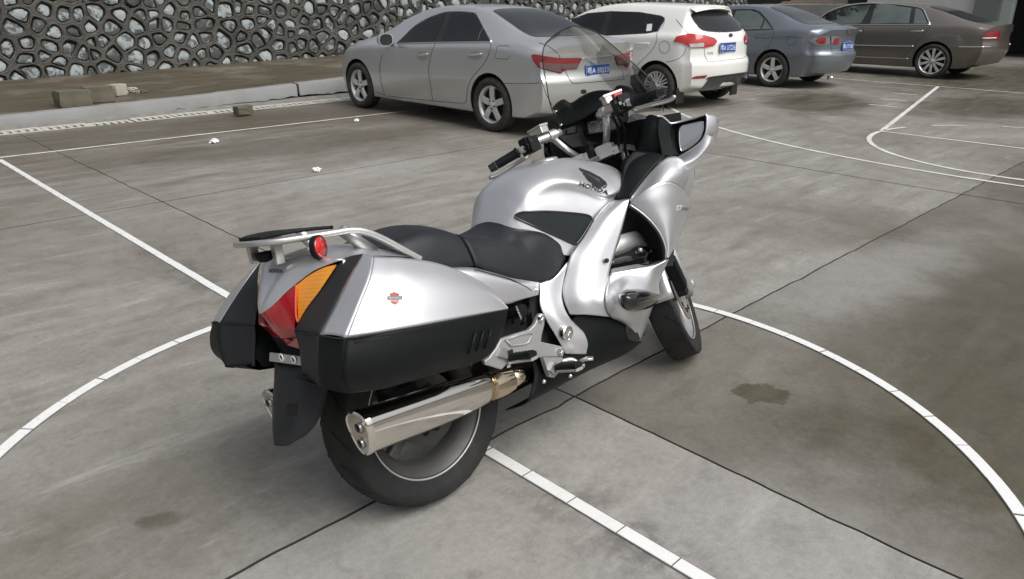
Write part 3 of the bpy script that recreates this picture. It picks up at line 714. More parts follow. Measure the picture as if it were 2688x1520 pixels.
def make_car(name, label, sp):
    uc, vr = sp['pos']
    root = tag(empty(name, (uc, vr, 0), (0, 0, R(90))), label, 'car', 'cars parked nose to the kerb')
    inv = root.matrix_basis.inverted() if False else (Matrix.Rotation(-R(90), 4, 'Z') @ Matrix.Translation((-uc, -vr, 0)))
    cl_ = np.array(inv @ Vector(CAM))
    def ldir(px, py): return np.array((inv.to_3x3()) @ Vector(pix_dir(px, py)))
    ip = lambda key, x: np.interp(x, [k for k, _ in sp[key]], [q for _, q in sp[key]])
    x0, x1 = sp['tail'], sp['nose']
    # ---- body surface: cross sections from tail to nose
    ctrl_x = sorted(set([round(v_, 3) for v_ in np.r_[np.linspace(x0, x0+.3, 4), np.linspace(x0+.4, x1-.35, 24), np.linspace(x1-.25, x1, 4)]]))
    def smooth_ip(key, xs):
        xx = np.array([k for k, _ in sp[key]]); yy = np.array([q for _, q in sp[key]])
        f = np.interp(np.linspace(x0, x1, 500), xx, yy); k = np.ones(25)/25
        f = np.convolve(np.pad(f, 12, mode='edge'), k, 'valid'); return np.interp(xs, np.linspace(x0, x1, 500), f)
    xs = np.array(ctrl_x); zt, zb_, be, wm, wr = (smooth_ip(k, xs) for k in ('top', 'bot', 'belt', 'w', 'wr'))
    net = []
    for i in range(len(xs)):
        dz = zt[i]-be[i]; b = zb_[i]; w = wm[i]; mid = b+.52*(be[i]-b)
        net.append([(xs[i], y, z) for y, z in ((0, b), (.5*w, b), (.90*w, b+.005), (.965*w, b+.07), (w, mid-.08), (w*1.0, mid+.06), (w*.985, be[i]-.10), (w*.955, be[i]-.025), (w*.93+(wr[i]-w*.93)*.10, be[i]+.07*dz),
                    (w*.93+(wr[i]-w*.93)*.55, be[i]+.50*dz), (wr[i]*1.0, be[i]+.86*dz), (wr[i]*.86, be[i]+.955*dz), (wr[i]*.5, be[i]+.992*dz), (0, zt[i]))])
    NU, NV = 110, 52
    C = np.array(net)
    A = np.stack([crom(C[:, j], NU) for j in range(C.shape[1])], 1); B = np.stack([crom(A[i], NV) for i in range(NU)], 0)
    def warp(P):
        P = P.copy(); wt = np.clip((x0+.55-P[..., 0])/.55, 0, 1); wt = wt*wt*(3-2*wt); wn = np.clip((P[..., 0]-(x1-.7))/.7, 0, 1); wn = wn*wn
        wl = np.maximum(np.interp(P[..., 0], xs, wm), .3); fr = np.clip(np.abs(P[..., 1])/wl, 0, 1.1)
        P[..., 0] += wt*(sp.get('plan', .20)*fr**2.6+np.interp(P[..., 2], *zip(*sp['tprof'])))-wn*(.34*fr**2.2+np.interp(P[..., 2], [.2, .45, .6, .8], [.12, 0, .03, .2]))
        return P
    half = warp(B); nh = NU*NV
    V = [tuple(p) for p in half.reshape(-1, 3)]+[(p[0], -p[1], p[2]) for p in half.reshape(-1, 3)]
    Fc = gridfaces(NU, NV)+[tuple(nh+i for i in reversed(f)) for f in gridfaces(NU, NV)]
    for end in (0, NU-1):      # fascia strips across the ends
        K = 13; cols = []
        base = B[end]
        F_ = np.stack([np.stack([np.full(NV, base[0, 0]), base[:, 1]*t, base[:, 2]], 1) for t in np.linspace(1, -1, K)], 1)
        F_ = warp(F_); n0 = len(V); V += [tuple(p) for p in F_.reshape(-1, 3)]; Fc += [tuple(n0+i for i in (f if end == 0 else reversed(f))) for f in gridfaces(NV, K)]
    me = mesh('body', V, Fc, sp['paint'])
    bm = bmesh.new(); bm.from_mesh(me); bmesh.ops.remove_doubles(bm, verts=bm.verts, dist=.0008); bmesh.ops.recalc_face_normals(bm, faces=bm.faces); bm.to_mesh(me); bm.free()
    me.materials.append(WELL)
    bm = bmesh.new(); bm.from_mesh(me); bvh = BVHTree.FromBMesh(bm); bm.free()
    tmp = bpy.data.objects.new('tmp', me); COL.objects.link(tmp)
    cuts = []
    for ax in (0.0, sp['wb']):
        n = 40; ra = sp['arch']; cz = sp['rt']+.01
        cv = [(ax+ra*math.cos(2*math.pi*i/n), s*yy, max(cz+ra*math.sin(2*math.pi*i/n), -.1)) for yy in (.35, 1.2) for s in (1,) for i in range(n)]
        for sgn in (1, -1):
            vv = [(a, b_*sgn, c) for a, b_, c in cv]
            cm = mesh('cut', vv, [tuple(range(n)), tuple(range(2*n-1, n-1, -1))]+[(i, (i+1) % n, n+(i+1) % n, n+i) for i in range(n)], WELL, smooth=False)
            bmc = bmesh.new(); bmc.from_mesh(cm); bmesh.ops.recalc_face_normals(bmc, faces=bmc.faces); bmc.to_mesh(cm); bmc.free()
            co = bpy.data.objects.new('cut', cm); COL.objects.link(co); cuts.append(co)
            mo = tmp.modifiers.new('b', 'BOOLEAN'); mo.operation = 'DIFFERENCE'; mo.object = co; mo.solver = 'EXACT'; mo.material_mode = 'TRANSFER'
    dg = bpy.context.evaluated_depsgraph_get(); me2 = bpy.data.meshes.new_from_object(tmp.evaluated_get(dg)); me2.name = 'body'
    for o in cuts+[tmp]: bpy.data.objects.remove(o)
    me2.polygons.foreach_set('use_smooth', [True]*len(me2.polygons)); me2.set_sharp_from_angle(angle=R(42))
    body = link('body', me2, root)
    # ---- details laid on the body where the photograph shows them
    ox, oy, sc = sp['crop']
    def ray(p): return cl_, ldir(ox+p[0]*sc, oy+p[1]*sc)
    def dec(nm, pts, mat, off=.004, step=45, both=False, parent=root, smooth=0, thick=0):
        if smooth: pts = chaikin(pts, smooth)
        pts = [tuple(p) for p in pts]
        vf = drape(*grid_poly(pts, step), bvh, ray, off)
        o = obj(nm, *vf, mat, parent, fix=False)
        if both: obj(nm, *mir(vf), mat, parent, fix=False)
        return o
    def line(nm, pts, mat, r=.0032, off=.001, both=False, parent=root, n=40, sm=True):
        P = crom(pts, n) if sm else np.array(pts, float)
        V3, _ = drape([tuple(p) for p in P], [], bvh, ray, off)
        vf = sweep(V3, circle(r, 6)); o = obj(nm, *vf, mat, parent)
        if both: obj(nm, *mir(vf), mat, parent)
        return o
    def lay(nm, pts, mat, ray_, off=.005, step=.06):
        return obj(nm, *drape(*grid_poly([tuple(p) for p in chaikin(pts, 2)], step), bvh, ray_, off), mat, root, fix=False)
    def top(nm, pts, mat, off=.005): return lay(nm, pts, mat, lambda p: ((p[0], p[1], 3.0), (0, 0, -1)), off)
    def back(nm, pts, mat, off=.005): return lay(nm, pts, mat, lambda p: ((x0-2, p[0], p[1]), (1, 0, 0)), off)
    def ring(c, rx, ry, n=20): return [(c[0]+rx*math.cos(2*math.pi*i/n), c[1]+ry*math.sin(2*math.pi*i/n)) for i in range(n)]
    for ax in (0.0, sp['wb']):
        for sgn in (1, -1): wheel_parts(root, ax, sgn*(sp['halfw']-sp['wt']/2), sp['rt'], sp['wt'], sp['rrim'], sp['style'], sgn)
    def plate(c, size, txt, normal_hint=None):
        V3, _ = drape([c], [], bvh, ray, 0); P = Vector(V3[0])
        L, Hh = size; pl = empty('licence_plate', P, (0, 0, 0), root)
        tilt = sp.get('ptilt', .1)
        rot = Matrix(((0, math.sin(tilt), -math.cos(tilt)), (-1, 0, 0), (0, math.cos(tilt), math.sin(tilt))))
        # plate frame: local x -> car right (-y), local y -> up, local z -> rearwards
        pl.rotation_euler = rot.to_euler()
        o = obj('plate', *box(0, 0, .006, L, Hh, .006), PLATE_BLUE, pl, smooth=False); bevel(o, .002)
        fr = [box(0, s*(Hh/2-.004), .0105, L-.008, .003, .002) for s in (-1, 1)]+[box(s*(L/2-.004), 0, .0105, .003, Hh-.008, .002) for s in (-1, 1)]
        obj('plate_rim', *join(*fr), PLATE_WHITE, pl, smooth=False)
        tv, tf = text_mesh(txt, .092, .0006)
        xs_ = [p[0] for p in tv]; ys_ = [p[1] for p in tv]; kx = L*.90/(max(xs_)-min(xs_)); ky = Hh*.66/(max(ys_)-min(ys_)); mx_, my = (max(xs_)+min(xs_))/2, (max(ys_)+min(ys_))/2
        obj('plate_number', [((a-mx_)*kx, (b_-my)*ky, c_+.0105) for a, b_, c_ in tv], tf, PLATE_WHITE, pl, smooth=False)
    def handle(c0, c1, mat, bowl=True):
        if bowl: dec('handle_recess', ring(((c0[0]+c1[0])/2, (c0[1]+c1[1])/2+6), abs(c1[0]-c0[0])*.52, 36), sp['paint_dark'], .0015, 30)
        V3, _ = drape([c0, ((c0[0]+c1[0])/2, (c0[1]+c1[1])/2), c1], [], bvh, ray, .0)
        P = np.array(V3); P[1] += (0, .030, 0); P[0] += (0, .012, 0); P[2] += (0, .012, 0)
        obj('door_handle', *sweep(crom(P, 12), rrect(.012, .028, .005, 2)), mat, root)
    return dict(top=top, back=back, root=root, dec=dec, line=line, ring=ring, plate=plate, handle=handle, body=body, bvh=bvh)

S_ = (880, 0, 840/2575); T_ = (1480, 0, 800/2575); Q_ = (2050, 0, 638/2575)
GLASS_D = car_glass('tinted_glass', (.012, .015, .017)); GLASS_SKY = car_glass('sky_toned_glass', (.10, .125, .12), .06)  # second glass: sky reflection painted into its lighter grey-green base
# ---------------- silver saloon
P_SIL = car_paint('silver_paint', (.68, .69, .70), .78, .28, .25); P_SIL_SHADE = car_paint('silver_paint_shaded', (.5, .5, .49), .7, .35)  # second silver: darker copy, shade of the handle recesses put in its colour
c = make_car('silver_saloon_car', 'silver saloon with dark tinted windows parked beside the white hatchback', dict(
    pos=(5.655, 5.105), crop=S_, paint=P_SIL, paint_dark=P_SIL_SHADE, wb=2.83, rt=.325, wt=.215, rrim=.228, arch=.365, halfw=.895, style='five', tail=-.985, nose=3.74,
    top=[(-.985, 1.03), (-.9, 1.075), (-.72, 1.095), (-.45, 1.115), (-.3, 1.15), (.05, 1.29), (.32, 1.385), (.6, 1.435), (1.0, 1.46), (1.35, 1.445), (1.65, 1.395), (2.0, 1.28), (2.4, 1.09), (2.52, 1.04), (2.8, .99), (3.25, .90), (3.55, .80), (3.74, .66)],
    bot=[(-.985, .30), (-.8, .23), (-.5, .20), (.4, .19), (2.4, .18), (3.4, .18), (3.74, .22)],
    belt=[(-.985, .96), (-.75, 1.02), (-.45, 1.055), (.0, 1.06), (.6, 1.035), (1.2, 1.0), (2.0, .955), (2.5, .93), (2.9, .89), (3.3, .80), (3.74, .58)],
    w=[(-.985, .845), (-.8, .87), (-.4, .89), (.0, .897), (.6, .895), (1.8, .893), (2.6, .893), (3.1, .885), (3.5, .82), (3.74, .70)],
    wr=[(-.985, .60), (-.5, .62), (-.2, .62), (.1, .585), (.5, .565), (1.2, .575), (1.8, .60), (2.3, .645), (2.55, .70), (3.1, .66), (3.74, .5)],
    tprof=[(.2, .16), (.36, .05), (.5, .0), (.66, .0), (.70, .035), (.85, .045), (.96, .03), (1.06, .0)], plan=.15, ptilt=.06))
dec, line, ring = c['dec'], c['line'], c['ring']
dec('window_surround', [(498, 352), (520, 318), (640, 212), (760, 143), (880, 102), (1000, 95), (1115, 106), (1140, 124), (1200, 235), (1256, 338), (1100, 342), (850, 346)], BLACKTRIM, .003, both=True)
dec('front_window', [(522, 336), (640, 226), (760, 157), (893, 110), (860, 190), (797, 333)], GLASS_D, .006, both=True)
dec('rear_window', [(935, 110), (1108, 117), (1135, 140), (1200, 250), (1238, 326), (858, 332), (890, 235)], GLASS_D, .006, both=True)
line('window_trim', [(498, 352), (850, 344), (1256, 338)], CHROME, .009, .004, both=True); line('window_trim', [(500, 345), (640, 211), (760, 141), (880, 100), (1000, 93), (1117, 104), (1142, 122), (1200, 233), (1256, 338)], CHROME, .007, .004, both=True)
line('quarter_divider', [(1190, 225), (1165, 275), (1150, 330)], BLACKTRIM, .008, .006)
for pts in ([(806, 350), (775, 430), (752, 560), (768, 700), (785, 805)], [(1256, 345), (1238, 430), (1190, 520), (1110, 615), (1068, 700), (1056, 790), (1035, 828), (900, 822), (620, 795), (410, 770)], [(378, 440), (360, 530), (366, 650), (402, 770)], [(402, 770), (360, 750), (330, 740)], [(1355, 672), (1500, 673), (1640, 668)], [(1660, 640), (1690, 740), (1720, 800), (1745, 850)]): line('panel_gap', pts, GAPM, .0032)
line('fuel_flap', [(1300, 385), (1310, 370), (1390, 367), (1401, 378), (1396, 465), (1385, 478), (1295, 470), (1290, 460), (1300, 385)], GAPM, .0026, sm=False, n=9)
c['top']('rear_screen', [(-.46, -.50), (-.40, -.60), (.36, -.50), (.44, -.40), (.47, 0), (.44, .40), (.36, .50), (-.40, .60), (-.46, .50), (-.50, 0)], GLASS_D)
dec('tail_light', [(1578, 448), (1600, 437), (1660, 448), (1810, 468), (1982, 466), (1940, 556), (1850, 562), (1812, 592), (1700, 566), (1640, 546), (1600, 496)], LENS_RED, .012, 30, both=True)
dec('lamp_band', [(1650, 500), (1815, 515), (1812, 585), (1700, 560), (1655, 545)], LENS_SMOKE, .016, 30, both=True)
dec('reversing_lamp', [(1815, 515), (1962, 508), (1936, 552), (1818, 556)], LENS_SMOKE, .017, 30, both=True)
for pts in ([(1800, 440), (1826, 520), (1850, 568), (1880, 630), (1905, 660), (1950, 669), (2290, 641), (2318, 622), (2310, 560)], [(1640, 345), (1720, 375), (1790, 430)]): line('boot_gap', pts, GAPM, .0034)
line('boot_garnish', [(1985, 470), (2060, 464), (2235, 448)], CHROME, .010, .01)
c['plate']((2110, 566), (.44, .14), '粤A 8BJ33')
c['handle']((655, 452), (748, 436), P_SIL); c['handle']((1068, 448), (1180, 436), P_SIL)
dec('parking_sensor', ring((1998, 738), 24, 18), BLACKTRIM, .004)
dec('maker_badge', ring((2122, 422), 22, 16), CHROME, .010)
for sy in (1, -1):
    mr = empty('door_mirror', (1.98, sy*.93, 1.0), (0, 0, 0), c['root'])
    hv = []; nU, nV = 14, 18
    for i in range(nU):
        t = i/(nU-1); k = math.sqrt(max(0, 1-(1-t)**2.4)) if t < 1 else 1
        for j in range(nV):
            a = 2*math.pi*j/nV; hv.append((.13*(1-t)-.03, sy*(.05+.115*k*np.sign(math.cos(a))*abs(math.cos(a))**.75), .082*k*np.sign(math.sin(a))*abs(math.sin(a))**.75))
    obj('mirror_shell', hv, gridfaces(nU, nV, False, True)+[tuple((nU-1)*nV+j for j in range(nV))], P_SIL, mr, sharp=50)
    gl = [(-.034, p[1]*.9+.005*sy, p[2]*.88) for p in hv[-nV:]]; obj('mirror_glass', gl, [tuple(range(nV))], BLACKTRIM, mr, fix=False)
    obj('mirror_foot', *box(.03, -sy*.07, -.055, .07, .12, .03), BLACKTRIM, mr, smooth=False)
# ---------------- white hatchback
P_WHI = car_paint('white_paint', (.80, .80, .77), .0, .30, .4)
c = make_car('white_hatchback_car', 'white hatchback with red tail lamps parked between two saloons', dict(
    pos=(8.955, 5.03), crop=T_, paint=P_WHI, paint_dark=P_WHI, wb=2.70, rt=.315, wt=.215, rrim=.218, arch=.36, halfw=.885, style='mesh', tail=-.76, nose=3.58,
    top=[(-.76, 1.20), (-.70, 1.34), (-.55, 1.425), (-.2, 1.455), (.4, 1.475), (.9, 1.48), (1.3, 1.45), (1.7, 1.35), (2.2, 1.10), (2.4, 1.02), (2.9, .93), (3.3, .82), (3.58, .62)],
    bot=[(-.76, .33), (-.6, .25), (-.3, .21), (2.5, .19), (3.58, .22)],
    belt=[(-.76, .98), (-.5, 1.07), (0, 1.06), (.6, 1.04), (1.2, 1.0), (2.0, .95), (2.5, .92), (3.1, .80), (3.58, .56)],
    w=[(-.76, .79), (-.6, .84), (-.2, .88), (.3, .89), (2.4, .885), (3.0, .86), (3.4, .78), (3.58, .66)],
    wr=[(-.76, .56), (-.5, .575), (0, .575), (.5, .57), (1.3, .585), (2.0, .63), (2.4, .68), (3, .64), (3.58, .5)],
    tprof=[(.2, .14), (.34, .04), (.5, .0), (.66, .0), (.72, .05), (.95, .06), (1.05, .10), (1.2, .24), (1.32, .36), (1.42, .40), (1.48, .42)], plan=.20, ptilt=.05))
dec, line, ring = c['dec'], c['line'], c['ring']
dec('window_surround', [(60, 165), (200, 112), (400, 94), (640, 102), (820, 132), (854, 150), (846, 185), (792, 266), (700, 284), (350, 302), (200, 280), (90, 240)], BLACKTRIM, .003, both=True)
dec('front_window', [(78, 172), (200, 122), (360, 106), (330, 205), (300, 292), (180, 262), (100, 225)], GLASS_D, .006, both=True)
dec('rear_window', [(412, 103), (560, 105), (702, 120), (665, 274), (358, 297), (385, 200)], GLASS_D, .006, both=True)
dec('quarter_window', [(718, 124), (838, 150), (782, 260), (675, 274)], GLASS_D, .006, both=True)
dec('window_sticker', [(706, 206), (750, 203), (742, 262), (697, 266)], PLATE_WHITE, .008, 20)
for pts in ([(856, 160), (838, 220), (790, 275), (783, 350), (740, 430), (650, 520), (612, 560)], [(950, 165), (1000, 225), (1050, 285)], [(1185, 405), (1192, 470), (1212, 510), (1232, 521), (1400, 504), (1522, 486), (1545, 440)], [(860, 526), (960, 500), (1015, 455), (1032, 410)]): line('panel_gap', pts, GAPM, .0032)
line('fuel_flap', ring((852, 397), 45, 52, 24)+[(897, 397)], GAPM, .0026, sm=False, n=25)
c['handle']((608, 372), (722, 368), P_WHI)
c['back']('rear_screen', [(-.50, 1.09), (-.60, 1.14), (-.57, 1.24), (-.50, 1.36), (0, 1.39), (.50, 1.36), (.57, 1.24), (.60, 1.14), (.50, 1.09), (0, 1.075)], GLASS_D, .012)
dec('tail_light', [(928, 352), (955, 312), (1050, 289), (1180, 298), (1268, 324), (1291, 350), (1270, 382), (1200, 400), (1080, 405), (1020, 372), (970, 358)], LENS_RED2, .016, 30, both=True)
dec('reversing_lamp', [(1062, 372), (1178, 363), (1178, 396), (1075, 401)], LENS_CLEAR, .021, 30, both=True)
dec('bumper_reflector', [(1078, 658), (1110, 644), (1212, 634), (1192, 661), (1090, 667)], LENS_RED, .006, 25)
dec('bumper_skirt', [(1230, 656), (1562, 610), (1556, 650), (1502, 706), (1320, 746), (1143, 770)], PLASTIC_GREY, .008, 40)
line('skirt_trim', [(1205, 668), (1235, 652), (1400, 630), (1560, 608)], BLACKTRIM, .010, .008)
c['plate']((1384, 400), (.44, .14), '粤A UT226')
dec('maker_badge', ring((1408, 299), 17, 15), BLACKTRIM, .008)
tv, tf = text_mesh('K3S', 1.0); kx = 44/(max(p[0] for p in tv)-min(p[0] for p in tv))
V3, _ = drape([(1236+p[0]*kx, 450-p[1]*kx*.85) for p in tv], [], c['bvh'], lambda p: (np.array((Matrix.Rotation(-R(90), 4, 'Z') @ Matrix.Translation((-8.955, -5.03, 0))) @ Vector(CAM)), np.array(Matrix.Rotation(-R(90), 3, 'Z') @ Vector(pix_dir(1480+p[0]*T_[2], p[1]*T_[2])))), .006)
obj('model_lettering', V3, tf, GAPM, c['root'], smooth=False, fix=False)
obj('roof_spoiler', *surf([[(.05, y, 1.435-.05*(y/.5)**2), (-.10, y, 1.455-.045*(y/.5)**2), (-.26, y, 1.44-.045*(y/.5)**2), (-.40+.05*(y/.5)**2, y, 1.405-.045*(y/.5)**2), (-.37+.05*(y/.5)**2, y, 1.388-.045*(y/.5)**2), (-.2, y, 1.36-.05*(y/.5)**2)] for y in np.linspace(-.5, .5, 9)], 24, 12), P_WHI, c['root'])
for sgn in (1, -1): obj('mud_flap', *box(-.37, sgn*.77, .20, .02, .20, .22), BLACKTRIM, c['root'], smooth=False)
# ---------------- blue-grey saloon
P_BLU = car_paint('blue_grey_paint', (.19, .215, .25), .6, .32, .35)
c = make_car('blue_grey_saloon_car', 'blue-grey saloon with clear tail lamps parked beside the white hatchback', dict(
    pos=(12.84, 5.20), crop=T_, paint=P_BLU, paint_dark=P_BLU, wb=2.675, rt=.315, wt=.205, rrim=.222, arch=.355, halfw=.885, style='five', tail=-1.03, nose=3.62,
    top=[(-1.03, 1.02), (-.95, 1.07), (-.75, 1.09), (-.45, 1.11), (-.25, 1.17), (.1, 1.32), (.45, 1.415), (.9, 1.44), (1.3, 1.42), (1.6, 1.36), (2.0, 1.2), (2.35, 1.02), (2.8, .95), (3.3, .84), (3.62, .64)],
    bot=[(-1.03, .30), (-.8, .23), (-.4, .20), (2.4, .18), (3.62, .22)],
    belt=[(-1.03, .95), (-.75, 1.02), (-.4, 1.04), (0, 1.03), (.8, 1.0), (1.8, .95), (2.4, .91), (3.0, .82), (3.62, .58)],
    w=[(-1.03, .78), (-.85, .84), (-.4, .88), (.2, .888), (2.4, .885), (3.0, .86), (3.4, .79), (3.62, .66)],
    wr=[(-1.03, .60), (-.5, .62), (-.1, .60), (.3, .565), (1.0, .565), (1.7, .60), (2.3, .66), (3, .62), (3.62, .5)],
    tprof=[(.2, .18), (.36, .06), (.5, .0), (.62, .0), (.66, .05), (.9, .05), (1.0, .02), (1.06, .0)], plan=.26, ptilt=.08))
dec, line, ring = c['dec'], c['line'], c['ring']
dec('window_surround', [(1330, 100), (1380, 84), (1500, 76), (1600, 79), (1660, 98), (1720, 165), (1776, 250), (1540, 259), (1400, 262), (1330, 200)], BLACKTRIM, .003, both=True)
dec('front_window', [(1338, 104), (1420, 88), (1388, 150), (1345, 180)], GLASS_SKY, .006, both=True)
dec('rear_window', [(1458, 92), (1590, 90), (1642, 112), (1690, 162), (1662, 248), (1540, 252), (1422, 188)], GLASS_SKY, .006, both=True)
dec('quarter_window', [(1702, 168), (1760, 246), (1672, 249)], GLASS_SKY, .006, both=True)
line('panel_gap', [(1778, 256), (1765, 312), (1735, 385), (1655, 465), (1625, 520)], GAPM, .0032)
line('fuel_flap', ring((1925, 343), 45, 40, 24)+[(1970, 343)], GAPM, .0026, sm=False, n=25)
c['handle']((1620, 318), (1732, 312), P_BLU)
c['top']('rear_screen', [(-.46, -.50), (-.40, -.59), (.34, -.50), (.42, -.40), (.45, 0), (.42, .40), (.34, .50), (-.40, .59), (-.46, .50), (-.50, 0)], GLASS_D)
dec('tail_light', [(2068, 346), (2110, 322), (2170, 305), (2245, 300), (2250, 376), (2150, 380), (2100, 366)], LENS_CHROME, .010, 30, both=True)
dec('brake_lamp', [(2125, 342), (2160, 318), (2205, 316), (2215, 345), (2200, 370), (2150, 368)], LENS_RED, .015, 20)
dec('boot_lamp', [(2256, 300), (2320, 302), (2324, 372), (2258, 376)], LENS_CHROME, .010, 30); dec('brake_lamp', [(2268, 372), (2285, 330), (2318, 312), (2322, 368)], LENS_RED, .015, 20)
for pts in ([(2250, 300), (2256, 380), (2266, 440), (2290, 456), (2400, 446), (2470, 430)], [(2040, 480), (2150, 478), (2290, 470)]): line('boot_gap', pts, GAPM, .0032)
c['plate']((2396, 388), (.44, .14), '粤A YY156')
dec('maker_badge', ring((2412, 270), 18, 20), CHROME, .008)
obj('exhaust_tip', *tube([(-.93, .52, .22), (-1.02, .52, .215)], .03, 14), CHROME, c['root'])
# ---------------- brown-grey limousine
P_BRN = car_paint('brown_grey_paint', (.185, .165, .145), .65, .30, .3)
c = make_car('brown_grey_limousine_car', 'long brown-grey saloon with chrome side strips beside the dark garage opening', dict(
    pos=(16.99, 3.76), crop=Q_, paint=P_BRN, paint_dark=P_BRN, wb=3.0, rt=.345, wt=.235, rrim=.262, arch=.385, halfw=.95, style='ten', tail=-1.04, nose=3.97,
    top=[(-1.04, 1.05), (-.98, 1.075), (-.85, 1.09), (-.55, 1.12), (-.3, 1.20), (.1, 1.34), (.5, 1.43), (1.0, 1.465), (1.5, 1.45), (1.9, 1.37), (2.3, 1.2), (2.65, 1.04), (3.1, .97), (3.6, .86), (3.97, .66)],
    bot=[(-1.04, .32), (-.85, .25), (-.4, .20), (2.6, .18), (3.97, .22)],
    belt=[(-1.04, .99), (-.85, 1.035), (-.4, 1.06), (0.2, 1.055), (1, 1.03), (2.0, .98), (2.7, .93), (3.3, .83), (3.97, .6)],
    w=[(-1.04, .88), (-.9, .91), (-.5, .94), (.2, .952), (2.6, .95), (3.2, .93), (3.7, .85), (3.97, .72)],
    wr=[(-1.04, .68), (-.6, .67), (-.2, .64), (.2, .60), (1.0, .605), (1.9, .635), (2.6, .70), (3.3, .66), (3.97, .55)],
    tprof=[(.2, .18), (.4, .06), (.55, .0), (.68, .0), (.75, .02), (.95, .015), (1.06, .0)], plan=.17, ptilt=.08))
dec, line, ring = c['dec'], c['line'], c['ring']
dec('window_surround', [(418, 190), (500, 132), (640, 77), (800, 47), (980, 39), (1200, 50), (1420, 74), (1498, 98), (1530, 150), (1578, 262), (600, 266), (500, 240)], BLACKTRIM, .003, both=True)
dec('front_window', [(436, 192), (640, 92), (800, 62), (955, 52), (905, 150), (845, 250), (610, 256), (520, 232)], GLASS_SKY, .006, both=True)
dec('rear_window', [(1004, 52), (1200, 62), (1384, 86), (1355, 250), (945, 252), (975, 150)], GLASS_SKY, .006, both=True)
dec('quarter_window', [(1428, 88), (1490, 108), (1515, 160), (1556, 250), (1406, 252)], GLASS_SKY, .006, both=True)
line('window_trim', [(418, 188), (500, 130), (640, 75), (800, 45), (980, 37), (1200, 48), (1420, 72), (1500, 98), (1532, 150), (1580, 262)], CHROME, .013, .006, both=True)
line('window_trim', [(600, 266), (1000, 264), (1580, 262)], CHROME, .012, .006, both=True)
line('side_strip', [(780, 479), (1100, 485), (1402, 491)], CHROME, .014, .004, both=True); line('side_strip', [(1880, 497), (2050, 498), (2230, 497)], CHROME, .014, .004, both=True); line('sill_strip', [(790, 601), (1100, 612), (1342, 621)], CHROME, .010, .004, both=True)
for pts in ([(884, 270), (860, 380), (840, 500), (832, 640)], [(1580, 275), (1560, 320), (1500, 380), (1420, 470), (1340, 560), (1260, 640)]): line('panel_gap', pts, GAPM, .0032)
c['handle']((1370, 333), (1508, 328), CHROME); c['handle']((790, 330), (855, 328), CHROME)
dec('tail_light', [(2108, 418), (2150, 370), (2195, 332), (2240, 322), (2312, 322), (2318, 395), (2302, 420)], LENS_RED, .010, 30, both=True)
line('lamp_strip', [(2130, 405), (2200, 404), (2275, 402)], PLATE_WHITE, .010, .012)
c['top']('rear_screen', [(-.60, -.54), (-.52, -.63), (.34, -.53), (.42, -.42), (.45, 0), (.42, .42), (.34, .53), (-.52, .63), (-.60, .54), (-.64, 0)], GLASS_D)
# ================================================================ the motorcycle
B_YAW, B_LEAN, STEER = R(45.5)-AZ, R(14.5), R(32)
_p = _rot((-.2585-(-.0853), 2.0995-2.3656, 0)); B_ORG = np.array([_p[0], _p[1], 0.0])
bike = tag(empty('touring_motorcycle', B_ORG, (-B_LEAN, 0, B_YAW)), 'silver touring motorcycle with black panniers and raised clear screen leaning on its stand', 'motorcycle')
_cy, _sy, _cl, _sl = math.cos(B_YAW), math.sin(B_YAW), math.cos(B_LEAN), math.sin(B_LEAN)
BM = np.array([[_cy, -_sy*_cl, -_sy*_sl], [_sy, _cy*_cl, _cy*_sl], [0, -_sl, _cl]])
B_CAM = (CAM-B_ORG) @ BM
CR = dict(A=(600, 580, .20602), B=(1040, 560, .20602), C=(1260, 390, .20602), D=(1380, 140, .20602), E=(1440, 520, .23355), F=(1280, 760, .21978), G=(540, 640, .21978), H=(820, 940, .27473), K=(1640, 620, .2336), P=(520, 560, .5357), Q=(1200, 60, .43943))
def bdir(c, a, b):
    o = CR[c]; return pix_dir(o[0]+a*o[2], o[1]+b*o[2]) @ BM
def X(c, a, b, y):
    """point of the bike seen at (a, b) in crop c, at lateral offset y from the bike's middle plane"""
    d = bdir(c, a, b); return B_CAM+d*(y-B_CAM[1])/d[1]
def N(c, rows): return [[X(c, *p) if len(p) == 3 else (X(*p) if isinstance(p[0], str) else np.array(p[1])) for p in r] for r in rows]
AXD = np.array([-math.sin(R(26)), 0, math.cos(R(26))]); AX0 = np.array([1.589, 0, 0])
def steer(vf):
    P = np.asarray(vf[0], float)-AX0; c, s = math.cos(STEER), math.sin(STEER)
    Q = AX0+P*c+np.cross(AXD, P)*s+np.outer(P @ AXD, AXD)*(1-c)
    return [tuple(p) for p in Q], vf[1]

# ---- materials
def metal_paint():
    m, nt, b = new_mat('silver_metallic_paint')
    tc = node(nt, 'ShaderNodeTexCoord').outputs['Object']; n = noise(nt, tc, 700, 2); n2 = noise(nt, tc, 5, 5, .6)
    nt.links.new(mixc(nt, n, (.60, .60, .62), (.74, .74, .76)), b.inputs['Base Color'])
    b.inputs['Metallic'].default_value = .82
    nt.links.new(ramp(nt, n2, [(.35, .36), (.7, .42)]), b.inputs['Roughness']); b.inputs['Coat Weight'].default_value = .4; b.inputs['Coat Roughness'].default_value = .07
    return m
SILVER = metal_paint()
BLKPL = plain('black_textured_plastic', (.006, .0075, .008), .55, var=.2, scale=6, bmp=.25, bscale=900, spec=.2)
BLKST = plain('dark_grey_stripe_plastic', (.022, .024, .027), .6, var=.12, scale=5, bmp=.25, bscale=900, spec=.28)
BLKGL = plain('gloss_black_plastic', (.010, .010, .012), .12, var=.1, coat=.6)
VINYL = plain('seat_vinyl', (.011, .013, .016), .45, var=.2, scale=9, bmp=.35, bscale=650, spec=.35)
KNEE = plain('knee_pad_vinyl', (.012, .016, .020), .55, var=.15, bmp=.3, bscale=700, spec=.25)
